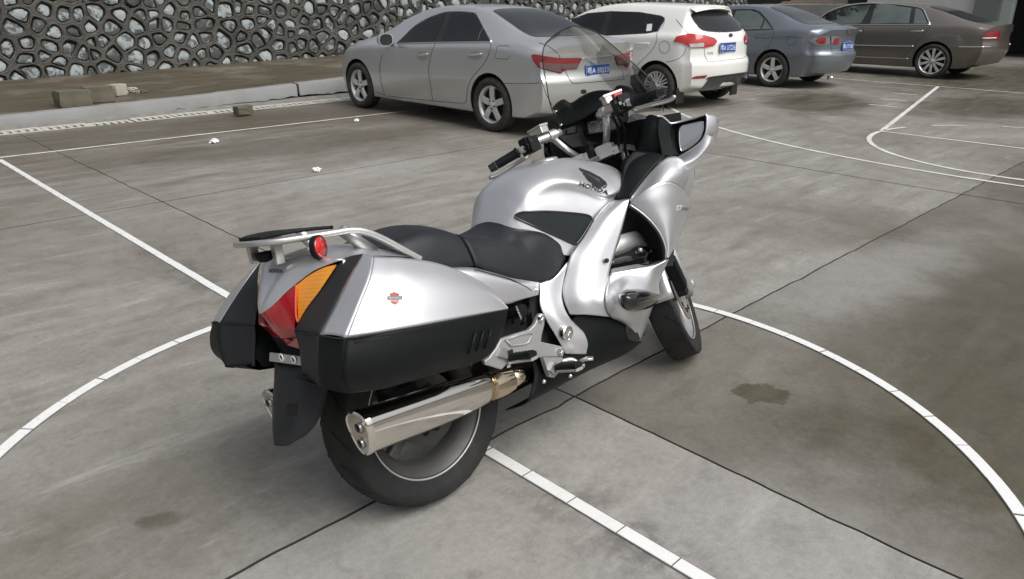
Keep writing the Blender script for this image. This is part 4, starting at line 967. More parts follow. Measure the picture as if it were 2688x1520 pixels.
RUBBER = plain('bike_tyre', (.013, .0138, .0145), .7, var=.3, scale=9, bmp=.35, bscale=70, dirt=.12, spec=.3)
GREYAL = plain('grey_cast_alloy', (.40, .40, .40), .42, metal=.55, var=.12, scale=12, bmp=.1)
SATIN = plain('satin_silver', (.50, .495, .48), .36, metal=.75, var=.08, scale=14)
RIMG = plain('wheel_grey', (.085, .085, .084), .5, metal=.4, var=.2, scale=9, dirt=.25)
STEEL = plain('polished_steel', (.74, .70, .64), .11, metal=1.0, var=.07, scale=5)
STEELG = plain('heat_tinted_steel', (.66, .55, .40), .14, metal=1.0, var=.12, scale=8)
DISCD = plain('dark_brake_disc', (.06, .056, .05), .5, metal=.5, var=.3, scale=18)
DISC = plain('brake_disc', (.32, .29, .25), .4, metal=.8, var=.25, scale=18)
DECAL = plain('black_decal', (.02, .02, .022), .35)
AMBER = lens('amber_lens', (.80, .30, .015)); REDL = lens('tail_red_lens', (.42, .010, .02)); REFL = lens('red_reflector', (.55, .012, .008))
WHITEM = plain('white_mark', (.8, .8, .8), .5)
MIRROR = plain('mirror_glass', (.75, .76, .77), .02, metal=1.0, var=.01)
GAUGE = plain('gauge_face', (.17, .16, .18), .25, var=.1, coat=.5)
def screen_mat():
    m = bpy.data.materials.new('clear_screen'); m.use_nodes = True; nt = m.node_tree; nt.nodes.clear()
    tr = node(nt, 'ShaderNodeBsdfTransparent'); tr.inputs[0].default_value = (.86, .87, .84, 1)
    gl = node(nt, 'ShaderNodeBsdfGlossy'); gl.inputs['Roughness'].default_value = .03
    fr = node(nt, 'ShaderNodeFresnel'); fr.inputs['IOR'].default_value = 1.35
    df = node(nt, 'ShaderNodeBsdfDiffuse'); df.inputs[0].default_value = (.7, .7, .66, 1)
    n = noise(nt, node(nt, 'ShaderNodeTexCoord').outputs['Object'], 9, 5, .7)
    mx = node(nt, 'ShaderNodeMixShader'); mx2 = node(nt, 'ShaderNodeMixShader'); out = node(nt, 'ShaderNodeOutputMaterial')
    nt.links.new(math_(nt, 'MULTIPLY', fr.outputs[0], .55), mx.inputs[0]); nt.links.new(tr.outputs[0], mx.inputs[1]); nt.links.new(gl.outputs[0], mx.inputs[2])
    nt.links.new(ramp(nt, n, [(.4, .01), (.75, .06)]), mx2.inputs[0]); nt.links.new(mx.outputs[0], mx2.inputs[1]); nt.links.new(df.outputs[0], mx2.inputs[2])
    nt.links.new(mx2.outputs[0], out.inputs[0]); return m
SCREEN = screen_mat()

def fair(vf, nu, nv, it=14):
    """even out the inside of a formed panel, edges stay where they are"""
    P = np.array(vf[0]).reshape(nu, nv, 3)
    for _ in range(it):
        P[1:-1, 1:-1] += .5*((P[:-2, 1:-1]+P[2:, 1:-1]+P[1:-1, :-2]+P[1:-1, 2:])/4-P[1:-1, 1:-1])
    return [tuple(p) for p in P.reshape(-1, 3)], vf[1]
def XX(c, a, b, x):
    """the same with the point's distance along the bike known"""
    d = bdir(c, a, b); return B_CAM+d*(x-B_CAM[0])/d[0]
def panel(name, net, mat, parent=None, nu=26, nv=26, t=.006, both=True, label=None, sm=14):
    """a formed panel through a net of points on the right side, with its mirror image on the left"""
    parent = parent or bike; vf = fair(surf(net, nu, nv), nu, nv, sm)
    # outward = away from the middle plane
    o = []
    for k, q in enumerate((vf, mir(vf)) if both else (vf,)):
        a = obj(name, *q, mat, parent, fix=False); o.append(a)
        P = np.array(q[0]).reshape(nu, nv, 3); mid = P[nu//2, nv//2]; n = np.cross(P[nu//2+1, nv//2]-mid, P[nu//2, nv//2+1]-mid)
        sgn = 1 if (n[1]*(-1 if k == 0 else 1)) > 0 else -1
        m_ = a.modifiers.new('thickness', 'SOLIDIFY'); m_.thickness = t; m_.offset = -1.0 if sgn > 0 else 1.0
        # modifiers keep the outer skin where it was drawn
        if sgn < 0: a.data.flip_normals(); m_.offset = -1.0
    return o[0]
def part(name, vf, mat, parent=None, **k): return obj(name, vf[0], vf[1], mat, parent or bike, **k)
def parts2(name, vf, mat, parent=None, **k): part(name, vf, mat, parent, **k); return part(name, mir(vf), mat, parent, **k)

# ---------------------------------------------------------------- wheels
def bike_wheel(name, cx, rt, wt, rr, steered=False):
    root = empty(name, (0, 0, 0), (0, 0, 0), bike); f = steer if steered else (lambda v: v)
    T = Matrix.Translation((cx, 0, rt)); h = wt/2
    prof = [(rr-.004, h*.78), (rr+.012, h*.86), (rr+.035, h*.97), (rr+.055, h), (rr+.072, h*.93)]
    r1, w1 = prof[-1]
    for a in np.linspace(0, 1, 9)[1:]:
        ang_ = a*math.pi/2; prof.append((r1+(rt-r1)*math.sin(ang_), w1*math.cos(ang_)))
    prof += [(r, -y) for r, y in prof[-2::-1]]
    ty = part('tyre', f(xf(lathe(prof, 72), T)), RUBBER, root)
    # tread grooves: thin dark bars lying in the tread
    gr = []
    for k in range(20):
        for s in (1, -1):
            a0 = 2*math.pi*(k+(.5 if s < 0 else 0)+rng.uniform(-.1, .1))/20; pts = []
            for q in np.linspace(.12, .92, 7):
                ang_ = (1-q)*math.pi/2; rad = r1+(rt-r1)*math.sin(ang_)+.0006; yy = s*w1*math.cos(ang_); a = a0+q*.26
                pts.append((rad*math.cos(a), yy, rad*math.sin(a)))
            gr.append(sweep(pts, rrect(.0035, .0016, .0006, 1)))
    tag(part('tread_grooves', f(xf(join(*gr), T)), WELL, root), kind='stuff')
    rim = part('rim', f(xf(lathe([(rr-.006, h*.70), (rr+.004, h*.80), (rr+.006, h*.76), (rr+.001, h*.64), (rr-.022, h*.52), (rr-.034, h*.2), (rr-.036, 0), (rr-.034, -h*.2), (rr-.022, -h*.52), (rr+.001, -h*.64), (rr+.006, -h*.76), (rr+.004, -h*.80), (rr-.006, -h*.70), (rr-.03, -h*.46), (rr-.044, -h*.2), (rr-.046, 0), (rr-.044, h*.2), (rr-.03, h*.46)], 72, True), T)), RIMG if not steered else SATIN, root, sharp=50)
    for sd in (1, -1): part('rim_lip', f(xf((lambda L: ([(x_, y_+sd*h*.79, z_) for x_, y_, z_ in L[0]], L[1]))(lathe([(rr+.003+.004*math.cos(q), .004*math.sin(q)) for q in np.linspace(0, 2*math.pi, 9)[:-1]], 72, True)), T)), GREYAL, rim)
    for k in range(3):
        a0 = R(100+120*k); V = []
        for r_, wd, th, tw in ((.045, .075, .05, 0), (.09, .052, .042, .03), (.14, .040, .036, .05), (rr-.05, .046, .034, .06), (rr-.034, .075, .034, .06)):
            ca, sa = math.cos(a0+tw), math.sin(a0+tw)
            for u_, v_ in rrect(wd, th, .012, 3): V.append((r_*ca-u_*sa, v_, r_*sa+u_*ca))
        n = len(V)//5; part('spoke', f(xf((V, gridfaces(5, n, False, True)), T)), RIMG if not steered else SATIN, root, sharp=50)
    part('hub', f(xf(lathe([(.012, .075), (.035, .075), (.04, .05), (.055, .04), (.06, .0), (.055, -.04), (.04, -.05), (.035, -.075), (.012, -.075)], 28), T)), RIMG, root, sharp=45)
    for s in ((1, -1) if steered else (-1,)):
        rd = .152 if steered else .118; y0 = s*.062
        dd = part('brake_disc', f(xf(lathe([(rd-.042, y0-.0025), (rd, y0-.0025), (rd, y0+.0025), (rd-.042, y0+.0025)], 56, True), T)), DISC if steered else DISCD, root, sharp=40)
        bl = []
        for k in range(10):
            a = 2*math.pi*k/10; bl.append(xf(lathe([(.001, .006), (.011, .006), (.012, -.006), (.001, -.006)], 10), Matrix.Translation(((rd-.044)*math.cos(a), y0, (rd-.044)*math.sin(a)))))
        for q_ in bl: part('disc_button', f(xf(q_, T)), BLKPL, dd)
        part('disc_carrier', f(xf(lathe([(.05, y0-.003), (rd-.05, y0-.003), (rd-.05, y0+.003), (.05, y0+.003)], 40, True), T)), SATIN if steered else BLKPL, root, sharp=40)
    return root
bike_wheel('rear_wheel', 0, .318, .170, .222)
bike_wheel('front_wheel', 1.491, .312, .122, .235, True)
part('swing_arm', join(box(.26, .115, .32, .62, .045, .085), box(.26, -.115, .32, .62, .045, .085)), BLKPL, smooth=False)
part('axle_nut', xf(lathe([(.001, -.155), (.02, -.155), (.022, -.10), (.001, -.10)], 10), Matrix.Translation((0, 0, .318))), SATIN)
part('rear_caliper', box(-.10, -.075, .40, .11, .05, .06), BLKPL, smooth=False)
# front fork, calipers, mudguard (all turned with the bars)
for s in (1, -1):
    base = np.array([1.491-.03, s*.098, .312]); up = AXD
    fk = part('fork_leg', steer(tube([base-up*.05, base, base+up*.10, base+up*.30], [.020, .034, .030, .029], 16)), GREYAL)
    part('fork_tube', steer(tube([base+up*.29, base+up*.72], .0215, 14)), SATIN, fk)
    part('caliper', steer(join(box(1.375, s*.088, .40, .075, .058, .16, Matrix.Rotation(R(-22), 3, 'Y')), box(1.345, s*.09, .45, .04, .05, .06), box(1.40, s*.085, .315, .05, .05, .06))), BLKPL, fk, smooth=False).modifiers.new('bevel', 'BEVEL').width = .008
    part('caliper_plate', steer(prism([base+(-.03, -s*.004, -.02)+q for q in np.array([(0, 0, 0), (.02, 0, .02), (-.07, 0, .30), (-.10, 0, .30), (-.075, 0, .07)])], (0, -.012, 0), (0, .012, 0))), GREYAL, fk, smooth=False)
    part('axle_clamp', steer(xf(lathe([(.001, s*.135), (.018, s*.135), (.024, s*.12), (.026, s*.07), (.001, s*.07)], 14), Matrix.Translation((1.491, 0, .312)))), GREYAL, fk)
fen = []
for a in np.linspace(R(15), R(178), 26): fen.append([(1.491+.335*math.cos(a)*(1 if abs(q) < .8 else .985), q*.078, .312+(.338-.035*q*q)*math.sin(a)+.0) for q in np.linspace(-1, 1, 9)])
V, Fc = surf(fen, 26, 9); o = part('front_mudguard', steer((V, Fc)), SILVER, fix=False); solid(o, .004, 0)

# ---------------------------------------------------------------- silencers
SEC = [(-.046, .044), (-.020, .064), (.022, .068), (.050, .052), (.056, .020), (.042, -.030), (.018, -.066), (-.006, -.078), (-.028, -.066), (-.045, -.028), (-.052, .014)]
SECS = chaikin(SEC, 2)
for s in (-1, 1):
    root = empty('silencer', (0, 0, 0), (0, 0, 0), bike)
    c0 = X('H', 500, 690, -.250); c1 = X('H', 1610, 290, -.195); c2 = X('H', 1705, 262, -.19)
    st = [(0, 1.0), (.06, 1.0), (.35, .99), (.62, .96), (.82, .88), (.93, .78), (.97, .70), (.99, .50)]
    V = []; ax = c2-c0
    for t, k in st:
        p = c0+ax*t
        for a, b_ in SECS: V.append((p[0]-.10*b_*(1-t), p[1]-a*k, p[2]+b_*k*.93))
    V = [(x, (y if s < 0 else -y), z) for x, y, z in V]; n = len(SECS)
    part('silencer_body', (V, gridfaces(len(st), n, False, True)), STEEL, root, sharp=50)
    # end cap: rolled rim, recessed plate and two outlet pipes
    rimp = np.array(V[:n]); cen = rimp.mean(0)
    rimv = list(map(tuple, cen+(rimp-cen)*1.025))+list(map(tuple, cen+(rimp-cen)*1.025-np.array([.016, 0, 0])))+list(map(tuple, cen+(rimp-cen)*.95-np.array([.021, 0, 0])))+list(map(tuple, cen+(rimp-cen)*.90-np.array([.018, 0, 0])))
    part('end_cap', (rimv, gridfaces(4, n, False, True)+[tuple(range(3*n, 4*n))]), STEEL, root, sharp=40)
    for dy, dz, r_ in ((.014, .020, .016), (-.002, -.030, .015)):
        q = cen+np.array([-.0205-.10*dz, (dy if s > 0 else -dy), dz])
        oo = part('outlet_pipe', xf(lathe([(r_-.003, .006), (r_-.003, -.003), (r_, -.004), (r_+.003, .0)], 20), Matrix.Translation(q) @ Matrix.Rotation(R(90), 4, 'Z')), SATIN, root)
        part('outlet_bore', xf(lathe([(.001, -.0005), (r_-.0028, -.0005)], 18), Matrix.Translation(q) @ Matrix.Rotation(R(90), 4, 'Z')), WELL, oo)
    g = lambda p: (p[0], p[1]*(-s), p[2])
    part('collar', tube([g(c0+ax*.975), g(c0+ax*1.04), g(c0+ax*1.155)], [.047, .050, .046], 20), STEELG, root, sharp=40)
    part('link_pipe', tube([g(c0+ax*1.14), g(c0+ax*1.25), g(c0+ax*1.38+np.array([0, .03, -.005]))], [.034, .034, .034], 16), STEELG, root)

# ---------------------------------------------------------------- panniers
PAN = {}
lid_side = [[X('A', 1850, 455, -.322), X('A', 2020, 463, -.330), X('B', 60, 570, -.342), X('B', 480, 630, -.352), X('B', 830, 750, -.362), X('B', 1150, 926, -.372), X('B', 1418, 1203, -.388)],
            [X('A', 1800, 720, -.362), X('A', 2005, 722, -.373), X('B', 90, 800, -.388), X('B', 540, 830, -.395), X('B', 880, 900, -.395), X('B', 1175, 1010, -.392), X('B', 1419, 1208, -.389)],
            [X('A', 1660, 1070, -.388), X('A', 1920, 1072, -.405), X('B', 150, 1130, -.420), X('B', 570, 1100, -.422), X('B', 915, 1080, -.415), X('B', 1200, 1120, -.402), X('B', 1420, 1214, -.390)],
            [X('P', 725, 611, -.40), X('P', 865, 589, -.420), X('P', 1050, 557, -.436), X('P', 1200, 529, -.438), X('P', 1330, 504, -.430), X('P', 1440, 483, -.415), X('P', 1516, 468, -.391)]]
facet = [[X('A', 1722, 425, -.288), X('A', 1790, 436, -.308), X('A', 1850, 455, -.322)], [X('A', 1540, 720, -.294), X('A', 1680, 722, -.335), X('A', 1800, 720, -.362)],
         [X('A', 1360, 1080, -.300), X('A', 1520, 1078, -.350), X('A', 1660, 1070, -.388)], [X('A', 1165, 1452, -.304), X('A', 1340, 1455, -.358), X('P', 725, 611, -.40)]]
stripe = [[X('A', 1560, 452, -.235), X('A', 1640, 436, -.262), X('A', 1724, 424, -.287)], [X('A', 1410, 545, -.222), X('A', 1530, 590, -.262), X('A', 1632, 570, -.290)], [X('A', 1195, 838, -.182), X('A', 1340, 860, -.245), X('A', 1470, 860, -.296)],
          [X('A', 1012, 1100, -.152), X('A', 1180, 1130, -.230), X('A', 1315, 1160, -.301)], [X('A', 846, 1392, -.122), X('A', 1010, 1420, -.220), X('A', 1163, 1455, -.304)]]
stripe_low = [[X('P', 474, 577, -.122), X('P', 535, 588, -.215), X('P', 597, 598, -.304)], [X('P', 497, 650, -.134), X('P', 545, 680, -.22), X('P', 592, 690, -.302)], [X('P', 506, 725, -.142), X('P', 550, 770, -.22), X('P', 594, 780, -.298)], [X('P', 520, 800, -.15), X('P', 560, 830, -.22), X('P', 604, 848, -.286)]]
low_face = [[X('P', 597, 598, -.304), X('P', 660, 606, -.355), X('P', 725, 612, -.40)], [X('P', 592, 690, -.302), X('P', 650, 705, -.355), X('P', 716, 720, -.400)], [X('P', 594, 780, -.298), X('P', 650, 800, -.348), X('P', 714, 810, -.388)], [X('P', 604, 848, -.286), X('P', 665, 870, -.325), X('P', 742, 880, -.345)]]
low_side = [[X('P', 725, 612, -.40), X('P', 900, 584, -.424), X('P', 1050, 558, -.436), X('P', 1200, 530, -.438), X('P', 1330, 505, -.430), X('P', 1440, 484, -.415), X('P', 1516, 469, -.391)],
            [X('P', 716, 720, -.404), X('P', 900, 700, -.428), X('P', 1055, 670, -.438), X('P', 1208, 632, -.438), X('P', 1338, 590, -.426), X('P', 1446, 545, -.405), X('P', 1508, 515, -.383)],
            [X('P', 714, 810, -.390), X('P', 900, 800, -.412), X('P', 1062, 760, -.420), X('P', 1215, 715, -.420), X('P', 1342, 675, -.405), X('P', 1440, 625, -.385), X('P', 1492, 570, -.368)],
            [X('P', 742, 880, -.345), X('P', 900, 858, -.365), X('P', 1070, 811, -.372), X('P', 1220, 770, -.372), X('P', 1345, 737, -.362), X('P', 1428, 688, -.350), X('P', 1472, 622, -.345)]]
for s in (-1, 1):
    PAN[s] = empty('pannier', (0, 0, 0), (0, 0, 0), bike)
    fl = (lambda net: net) if s < 0 else (lambda net: [[np.array((p[0], -p[1], p[2])) for p in r] for r in net])
    def pp(nm, net, mat, nu=22, nv=30):
        vf = fair(surf(fl(net), nu, nv), nu, nv, 30); o = obj(nm, *vf, mat, PAN[s], fix=False); solid(o, .004, 0.0); return o
    lid = pp('lid', lid_side, SILVER, 26, 44); pp('lid_rear_facet', facet, SILVER, 24, 8)
    pp('rear_stripe', stripe, BLKST, 26, 8); pp('rear_stripe', stripe_low, BLKST, 16, 8); pp('lower_shell_rear', low_face, BLKPL, 18, 8); pp('lower_shell', low_side, BLKPL, 22, 44)
    # closing skins: bottom, inner wall and lid top, so that the case is a solid box
    bot = np.array([fl(stripe_low)[3][0], fl(low_face)[3][0]]+[p for p in fl(low_side)[3]]+[(.10, s*.17, .53)])
    V = [tuple(p) for p in bot]+[(p[0], s*.155, p[2]+.01) for p in bot]; n = len(bot); part('case_floor', (V, [(i, i+1, n+i+1, n+i) for i in range(n-1)]), BLKPL, PAN[s], fix=False)
    inner = [(-.40, s*.152, .70), (-.42, s*.152, .62), (-.40, s*.152, .575), (-.2, s*.152, .55), (.05, s*.152, .53), (.12, s*.152, .60), (.10, s*.152, .68), (-.05, s*.185, .78), (-.20, s*.20, .79), (-.30, s*.20, .74)]
    part('case_inner_wall', (inner, [tuple(range(len(inner)))]), BLKPL, PAN[s], fix=False, smooth=False)
    tp = [p for p in fl(lid_side)[0]]; tp = [fl(stripe)[0][0]]+tp; V = [tuple(p) for p in tp]+[(p[0], s*.185, p[2]-.004) for p in tp]; n = len(tp)
    part('lid_inner_top', (V, [(i, i+1, n+i+1, n+i) for i in range(n-1)]), SILVER, PAN[s], fix=False)
    # seam between lid and shell, moulded ribs near the front of the shell
    seam = crom(np.array([fl(stripe_low)[0][0], fl(stripe_low)[0][2]]+[p for p in fl(low_side)[0]]), 50)
    part('seam', tube(seam+np.array([0, s*.001, -.001]), .0025, 6), WELL, PAN[s])
    for k in range(3):
        a0 = fl([[X('P', 1360+38*k, 585-6*k, -.428+.008*k)]])[0][0]; a1 = fl([[X('P', 1322+40*k, 690-14*k, -.418+.010*k)]])[0][0]
        part('moulded_rib', tube([a0, (a0+a1)/2+np.array([0, s*.004, 0]), a1], .004, 8), BLKPL, PAN[s])
    gl_ = [fl([[X('P', 765, 632, -.408)]])[0][0], fl([[X('P', 940, 604, -.428)]])[0][0]]
    part('grip_slot', tube(gl_, .004, 8), WELL, PAN[s])
lid_bvh = bvh_of(fair(surf(lid_side, 26, 44), 26, 44, 30))
def bray(c): return lambda p: (B_CAM, bdir(c, p[0], p[1]))
def stick(nm, crop, pts, bvh, mat, off, parent=None, step=40, sm=0, smooth=True):
    pts = [tuple(p) for p in (chaikin(pts, sm) if sm else pts)]
    vf = drape(*grid_poly(pts, step), bvh, bray(crop), off); return obj(nm, *vf, mat, parent or bike, fix=False, smooth=smooth)
# bar-and-shield sticker on the right lid
SHW = [(2010, 965), (2040, 955), (2040, 925), (2100, 902), (2170, 925), (2180, 950), (2215, 955), (2215, 1010), (2185, 1025), (2165, 1060), (2118, 1085), (2070, 1062), (2050, 1025), (2012, 1015)]
RED_ST = plain('sticker_red', (.36, .035, .02), .4); DK_ST = plain('sticker_grey', (.05, .05, .055), .4)
bd = stick('shield_sticker', 'A', SHW, lid_bvh, WHITEM, .0030, PAN[-1], 60)
stick('shield_top', 'A', [(2047, 935), (2102, 912), (2165, 933), (2168, 960), (2050, 964)], lid_bvh, RED_ST, .0036, bd, 60)
stick('shield_point', 'A', [(2055, 1016), (2170, 1012), (2150, 1050), (2116, 1072), (2075, 1052)], lid_bvh, RED_ST, .0036, bd, 60)
stick('shield_bar', 'A', [(2017, 968), (2205, 962), (2205, 1005), (2018, 1010)], lid_bvh, DK_ST, .0042, bd, 60)
def stick_text(nm, txt, crop, quad, bvh, mat, off, parent=None, bold=0.0):
    """lettering laid on a surface; quad = corners (lower left, lower right, upper right, upper left) in the crop"""
    tv, tf = text_mesh(txt, 1.0, bold=bold); a = np.array(tv)[:, :2]; lo, hi = a.min(0), a.max(0); uv = (a-lo)/(hi-lo); q = np.array(quad, float)
    P = [tuple(q[0]*(1-u)*(1-v)+q[1]*u*(1-v)+q[2]*u*v+q[3]*(1-u)*v) for u, v in uv]
    vf = drape(P, tf, bvh, bray(crop), off); return obj(nm, *vf, mat, parent or bike, fix=False, smooth=False)
stick_text('shield_lettering', 'HARLEY-DAVIDSON', 'A', [(2028, 1001), (2196, 996), (2196, 972), (2028, 977)], lid_bvh, WHITEM, .0048, bd)
stick_text('shield_lettering', 'CYCLES', 'A', [(2078, 1042), (2152, 1038), (2160, 1020), (2070, 1022)], lid_bvh, WHITEM, .0044, bd)

# ---------------------------------------------------------------- tail: cowl, lamps, plate holder, mudguard, rack
def symnet(rows):
    """rows of points from the middle to the right edge -> full width rows"""
    return [[np.array((p[0], -p[1], p[2])) for p in r[:0:-1]]+list(r) for r in rows]
def cb(c, b, bulge=.012):
    m = (np.array(c)+np.array(b))/2+np.array((-bulge*.7, 0, bulge)); return [np.array(c), m, np.array(b)]
cow = [cb(X('G', 655, 834, 0), X('G', 668, 833, -.006), 0), cb(X('G', 690, 700, 0), X('G', 790, 748, -.042), .004), cb(X('G', 745, 580, 0), X('G', 950, 590, -.080), .008), cb(X('G', 805, 460, 0), X('G', 1150, 425, -.126), .012), cb(X('G', 870, 330, 0), X('G', 1330, 302, -.172), .014), cb(X('G', 970, 185, 0), X('G', 1640, 188, -.238), .014)]
vf = surf(symnet(cow), 30, 25); o = part('tail_cowl', vf, SILVER, fix=False); solid(o, .004, 0)
cow_bvh = bvh_of(vf)
stick_text('tail_lettering', 'HONDA', 'G', [(764, 352), (938, 352), (932, 308), (768, 304)], cow_bvh, DECAL, .004, bold=.025)
tail_top = [[np.array((-.315, 0, .895)), np.array((-.30, -.12, .888)), np.array((-.27, -.225, .872))], [np.array((-.20, 0, .905)), np.array((-.19, -.12, .89)), np.array((-.18, -.21, .862))], [np.array((-.05, 0, .87)), np.array((-.04, -.12, .855)), np.array((-.03, -.20, .825))]]
part('tail_top_panel', surf(symnet(tail_top), 14, 17), SILVER, fix=False)
tail_flank = [[X('G', 1640, 188, -.238), np.array((-.16, -.225, .83)), np.array((0, -.205, .78)), np.array((.2, -.20, .735))], [np.array((-.30, -.24, .80)), np.array((-.16, -.215, .76)), np.array((0, -.20, .72)), np.array((.2, -.205, .66))]]
panel('tail_flank', tail_flank, SILVER, None, 8, 16, .004)
tl = empty('tail_lamp', (0, 0, 0), (0, 0, 0), bike)
red = [[X('G', 655, 834, 0), X('G', 900, 640, -.066), X('G', 1076, 492, -.110)], [X('G', 712, 900, 0), X('G', 910, 800, -.062), X('G', 1078, 740, -.112)], [X('G', 790, 1003, 0), X('G', 925, 1014, -.056), X('G', 1062, 1012, -.110)]]
part('red_lens', surf(symnet(red), 18, 25), REDL, tl, fix=False)
part('red_lens_lower', surf(symnet([red[2], [X('G', 880, 1128, 0), X('G', 980, 1124, -.045), X('G', 1088, 1112, -.082)]]), 6, 25), REDL, tl, fix=False)
amb = [[X('G', 1086, 492, -.112), X('G', 1250, 366, -.150), X('G', 1420, 282, -.190), X('G', 1560, 248, -.226)], [X('G', 1095, 720, -.116), X('G', 1230, 560, -.152), X('G', 1390, 400, -.192), X('G', 1560, 254, -.227)], [X('G', 1106, 935, -.120), X('G', 1212, 755, -.150), X('G', 1360, 560, -.186), X('G', 1560, 262, -.226)]]
for s in (1, -1):
    vf = surf(amb, 14, 24); part('indicator_lens', vf if s < 0 else mir(vf), AMBER, tl, fix=False)
ridge_ = [X('G', 1078, 490, -.114), X('G', 1074, 700, -.118), X('G', 1078, 850, -.120), X('G', 1098, 938, -.124)]
RIDGE = plain('lens_ridge', (.75, .08, .03), .2, coat=.5)
part('lens_rib', tube(ridge_, .003, 8, 20), RIDGE, tl)
part('lamp_housing', join(box(-.31, 0, .77, .10, .17, .10), box(-.22, 0, .80, .10, .18, .05)), BLKPL, smooth=False)
und = [[X('G', 885, 1130, 0), X('G', 985, 1126, -.045), X('G', 1090, 1114, -.083)], [np.array((-.37, 0, .62)), np.array((-.37, -.06, .62)), np.array((-.36, -.10, .62))], [np.array((-.405, 0, .575)), np.array((-.40, -.07, .575)), np.array((-.36, -.115, .575))]]
part('rear_mudguard_upper', surf(symnet(und), 14, 17), BLKPL, fix=False)
part('number_lamp', prism([X('G', 940, 1128, -.02), X('G', 1112, 1120, -.085), X('G', 1135, 1250, -.085), X('G', 990, 1205, -.02)], (.02, 0, 0), (-.004, 0, 0)), REDL, smooth=False)
pl_ = [X('G', 765, 1300, .035), X('G', 1150, 1352, -.13), X('G', 1152, 1456, -.13), X('G', 758, 1400, .035)]
br = part('plate_bracket', prism(pl_, (.004, 0, 0), (0, 0, 0)), SATIN, smooth=False)
for a, b_ in ((925, 1350), (1070, 1378)):
    p = X('G', a, b_, -.03 if a < 1000 else -.095); m4 = Matrix.Translation(p-np.array([.006, 0, 0])) @ Matrix.Rotation(R(90), 4, 'Z')
    part('bracket_ring', xf(lathe([(.0075, -.0015), (.0115, -.0015), (.0115, .0015), (.0075, .0015)], 20, True), m4), WHITEM, br, sharp=40); part('bracket_hole', xf(lathe([(.001, 0), (.0076, 0)], 16), m4), WELL, br)
flap = []
for z_, x_, w_, fw in ((.60, -.395, .085, .10), (.545, -.412, .080, .10), (.50, -.430, .076, .095), (.45, -.446, .070, .085), (.41, -.458, .062, .07), (.385, -.466, .048, .05)):
    flap.append([np.array(p) for p in ((x_+fw, w_+.022, z_+.02), (x_+fw*.35, w_+.008, z_+.01), (x_, w_*.80, z_), (x_-.016, 0, z_), (x_, -w_*.80, z_), (x_+fw*.35, -w_-.008, z_+.01), (x_+fw, -w_-.022, z_+.02))])
o = part('mud_flap', surf(flap, 22, 27), BLKST, fix=False); solid(o, .006, 0)
part('flap_reflector_seat', prism([XX('P', 438, 935, -.462), XX('P', 482, 935, -.462), XX('P', 478, 990, -.472), XX('P', 433, 990, -.472)], (.004, 0, 0), (-.002, 0, 0)), BLKPL, smooth=False)
part('inner_mudguard', surf([[(math.cos(a)*.352, q*.092, .318+math.sin(a)*.352) for q in np.linspace(-1, 1, 7)] for a in np.linspace(R(40), R(152), 16)], 20, 9), BLKPL, fix=False)
# rack: flattened ring with a rubber pad, knob underneath, two prongs, round reflectors
rk = empty('luggage_rack', (0, 0, 0), (0, 0, 0), bike)
rp = [X('A', 2420, 482, -.192), X('A', 2200, 362, -.188), X('A', 1960, 232, -.184), X('A', 1740, 142, -.180), X('A', 1560, 122, -.172), X('A', 1340, 155, -.155), X('A', 1000, 210, -.132), X('A', 640, 262, -.102), np.array((-.412, -.072, .953))]
path = rp+[np.array((-.424, -.045, .954)), np.array((-.428, 0, .954))]
full = np.array(path+[np.array((p[0], -p[1], p[2])) for p in path[-2::-1]])
part('rack_rail', sweep(crom(full, 110), rrect(.036, .017, .006, 3)), SATIN, rk, sharp=50)
pad = [[(-.418, q*.060, .966) for q in np.linspace(-1, 1, 7)], [(-.37, q*.085, .968) for q in np.linspace(-1, 1, 7)], [(-.29, q*.115, .964) for q in np.linspace(-1, 1, 7)], [(-.225, q*.125, .956) for q in np.linspace(-1, 1, 7)]]
o = part('rack_pad', surf(pad, 16, 15), BLKPL, rk, fix=False); solid(o, .010, 0)
part('rack_plate', surf([[(p[0], p[1]*1.05, p[2]-.018) for p in r] for r in pad], 12, 12), SATIN, rk, fix=False)
for s in (1, -1): part('rack_stay', tube([(-.20, s*.12, .945), (-.16, s*.13, .90), (-.12, s*.14, .86)], .018, 10), SATIN, rk)
part('lock_knob', xf(lathe([(.001, -.030), (.016, -.027), (.026, -.016), (.030, 0), (.001, .002)], 22), Matrix.Translation(X('A', 450, 395, .02)) @ Matrix.Rotation(R(90), 4, 'X')), BLKPL, rk)
for a, w_ in ((297, .055), (612, -.03)):
    p = X('A', a, 340, w_); part('lock_prong', prism([p+(0, -.014, .012), p+(0, .014, .012), p+(0, .010, -.042), p+(0, -.006, -.046)], (-.012, 0, 0), (.012, 0, 0)), SATIN, rk, smooth=False)
cR = X('A', 1145, 335, -.165)
for s in (-1,):
    m4 = Matrix.Translation((cR[0], s*.165, cR[2])) @ Matrix.Rotation(R(28 if s < 0 else -28), 4, 'Z')
    rf = part('round_reflector', xf(lathe([(.001, s*.010), (.026, s*.009), (.029, s*.004), (.030, -s*.004)], 30), m4), REFL, rk, sharp=60)
    part('reflector_rim', xf(lathe([(.029, s*.008), (.033, s*.006), (.033, -s*.008), (.028, -s*.008)], 30, True), m4), BLKPL, rf, sharp=50)
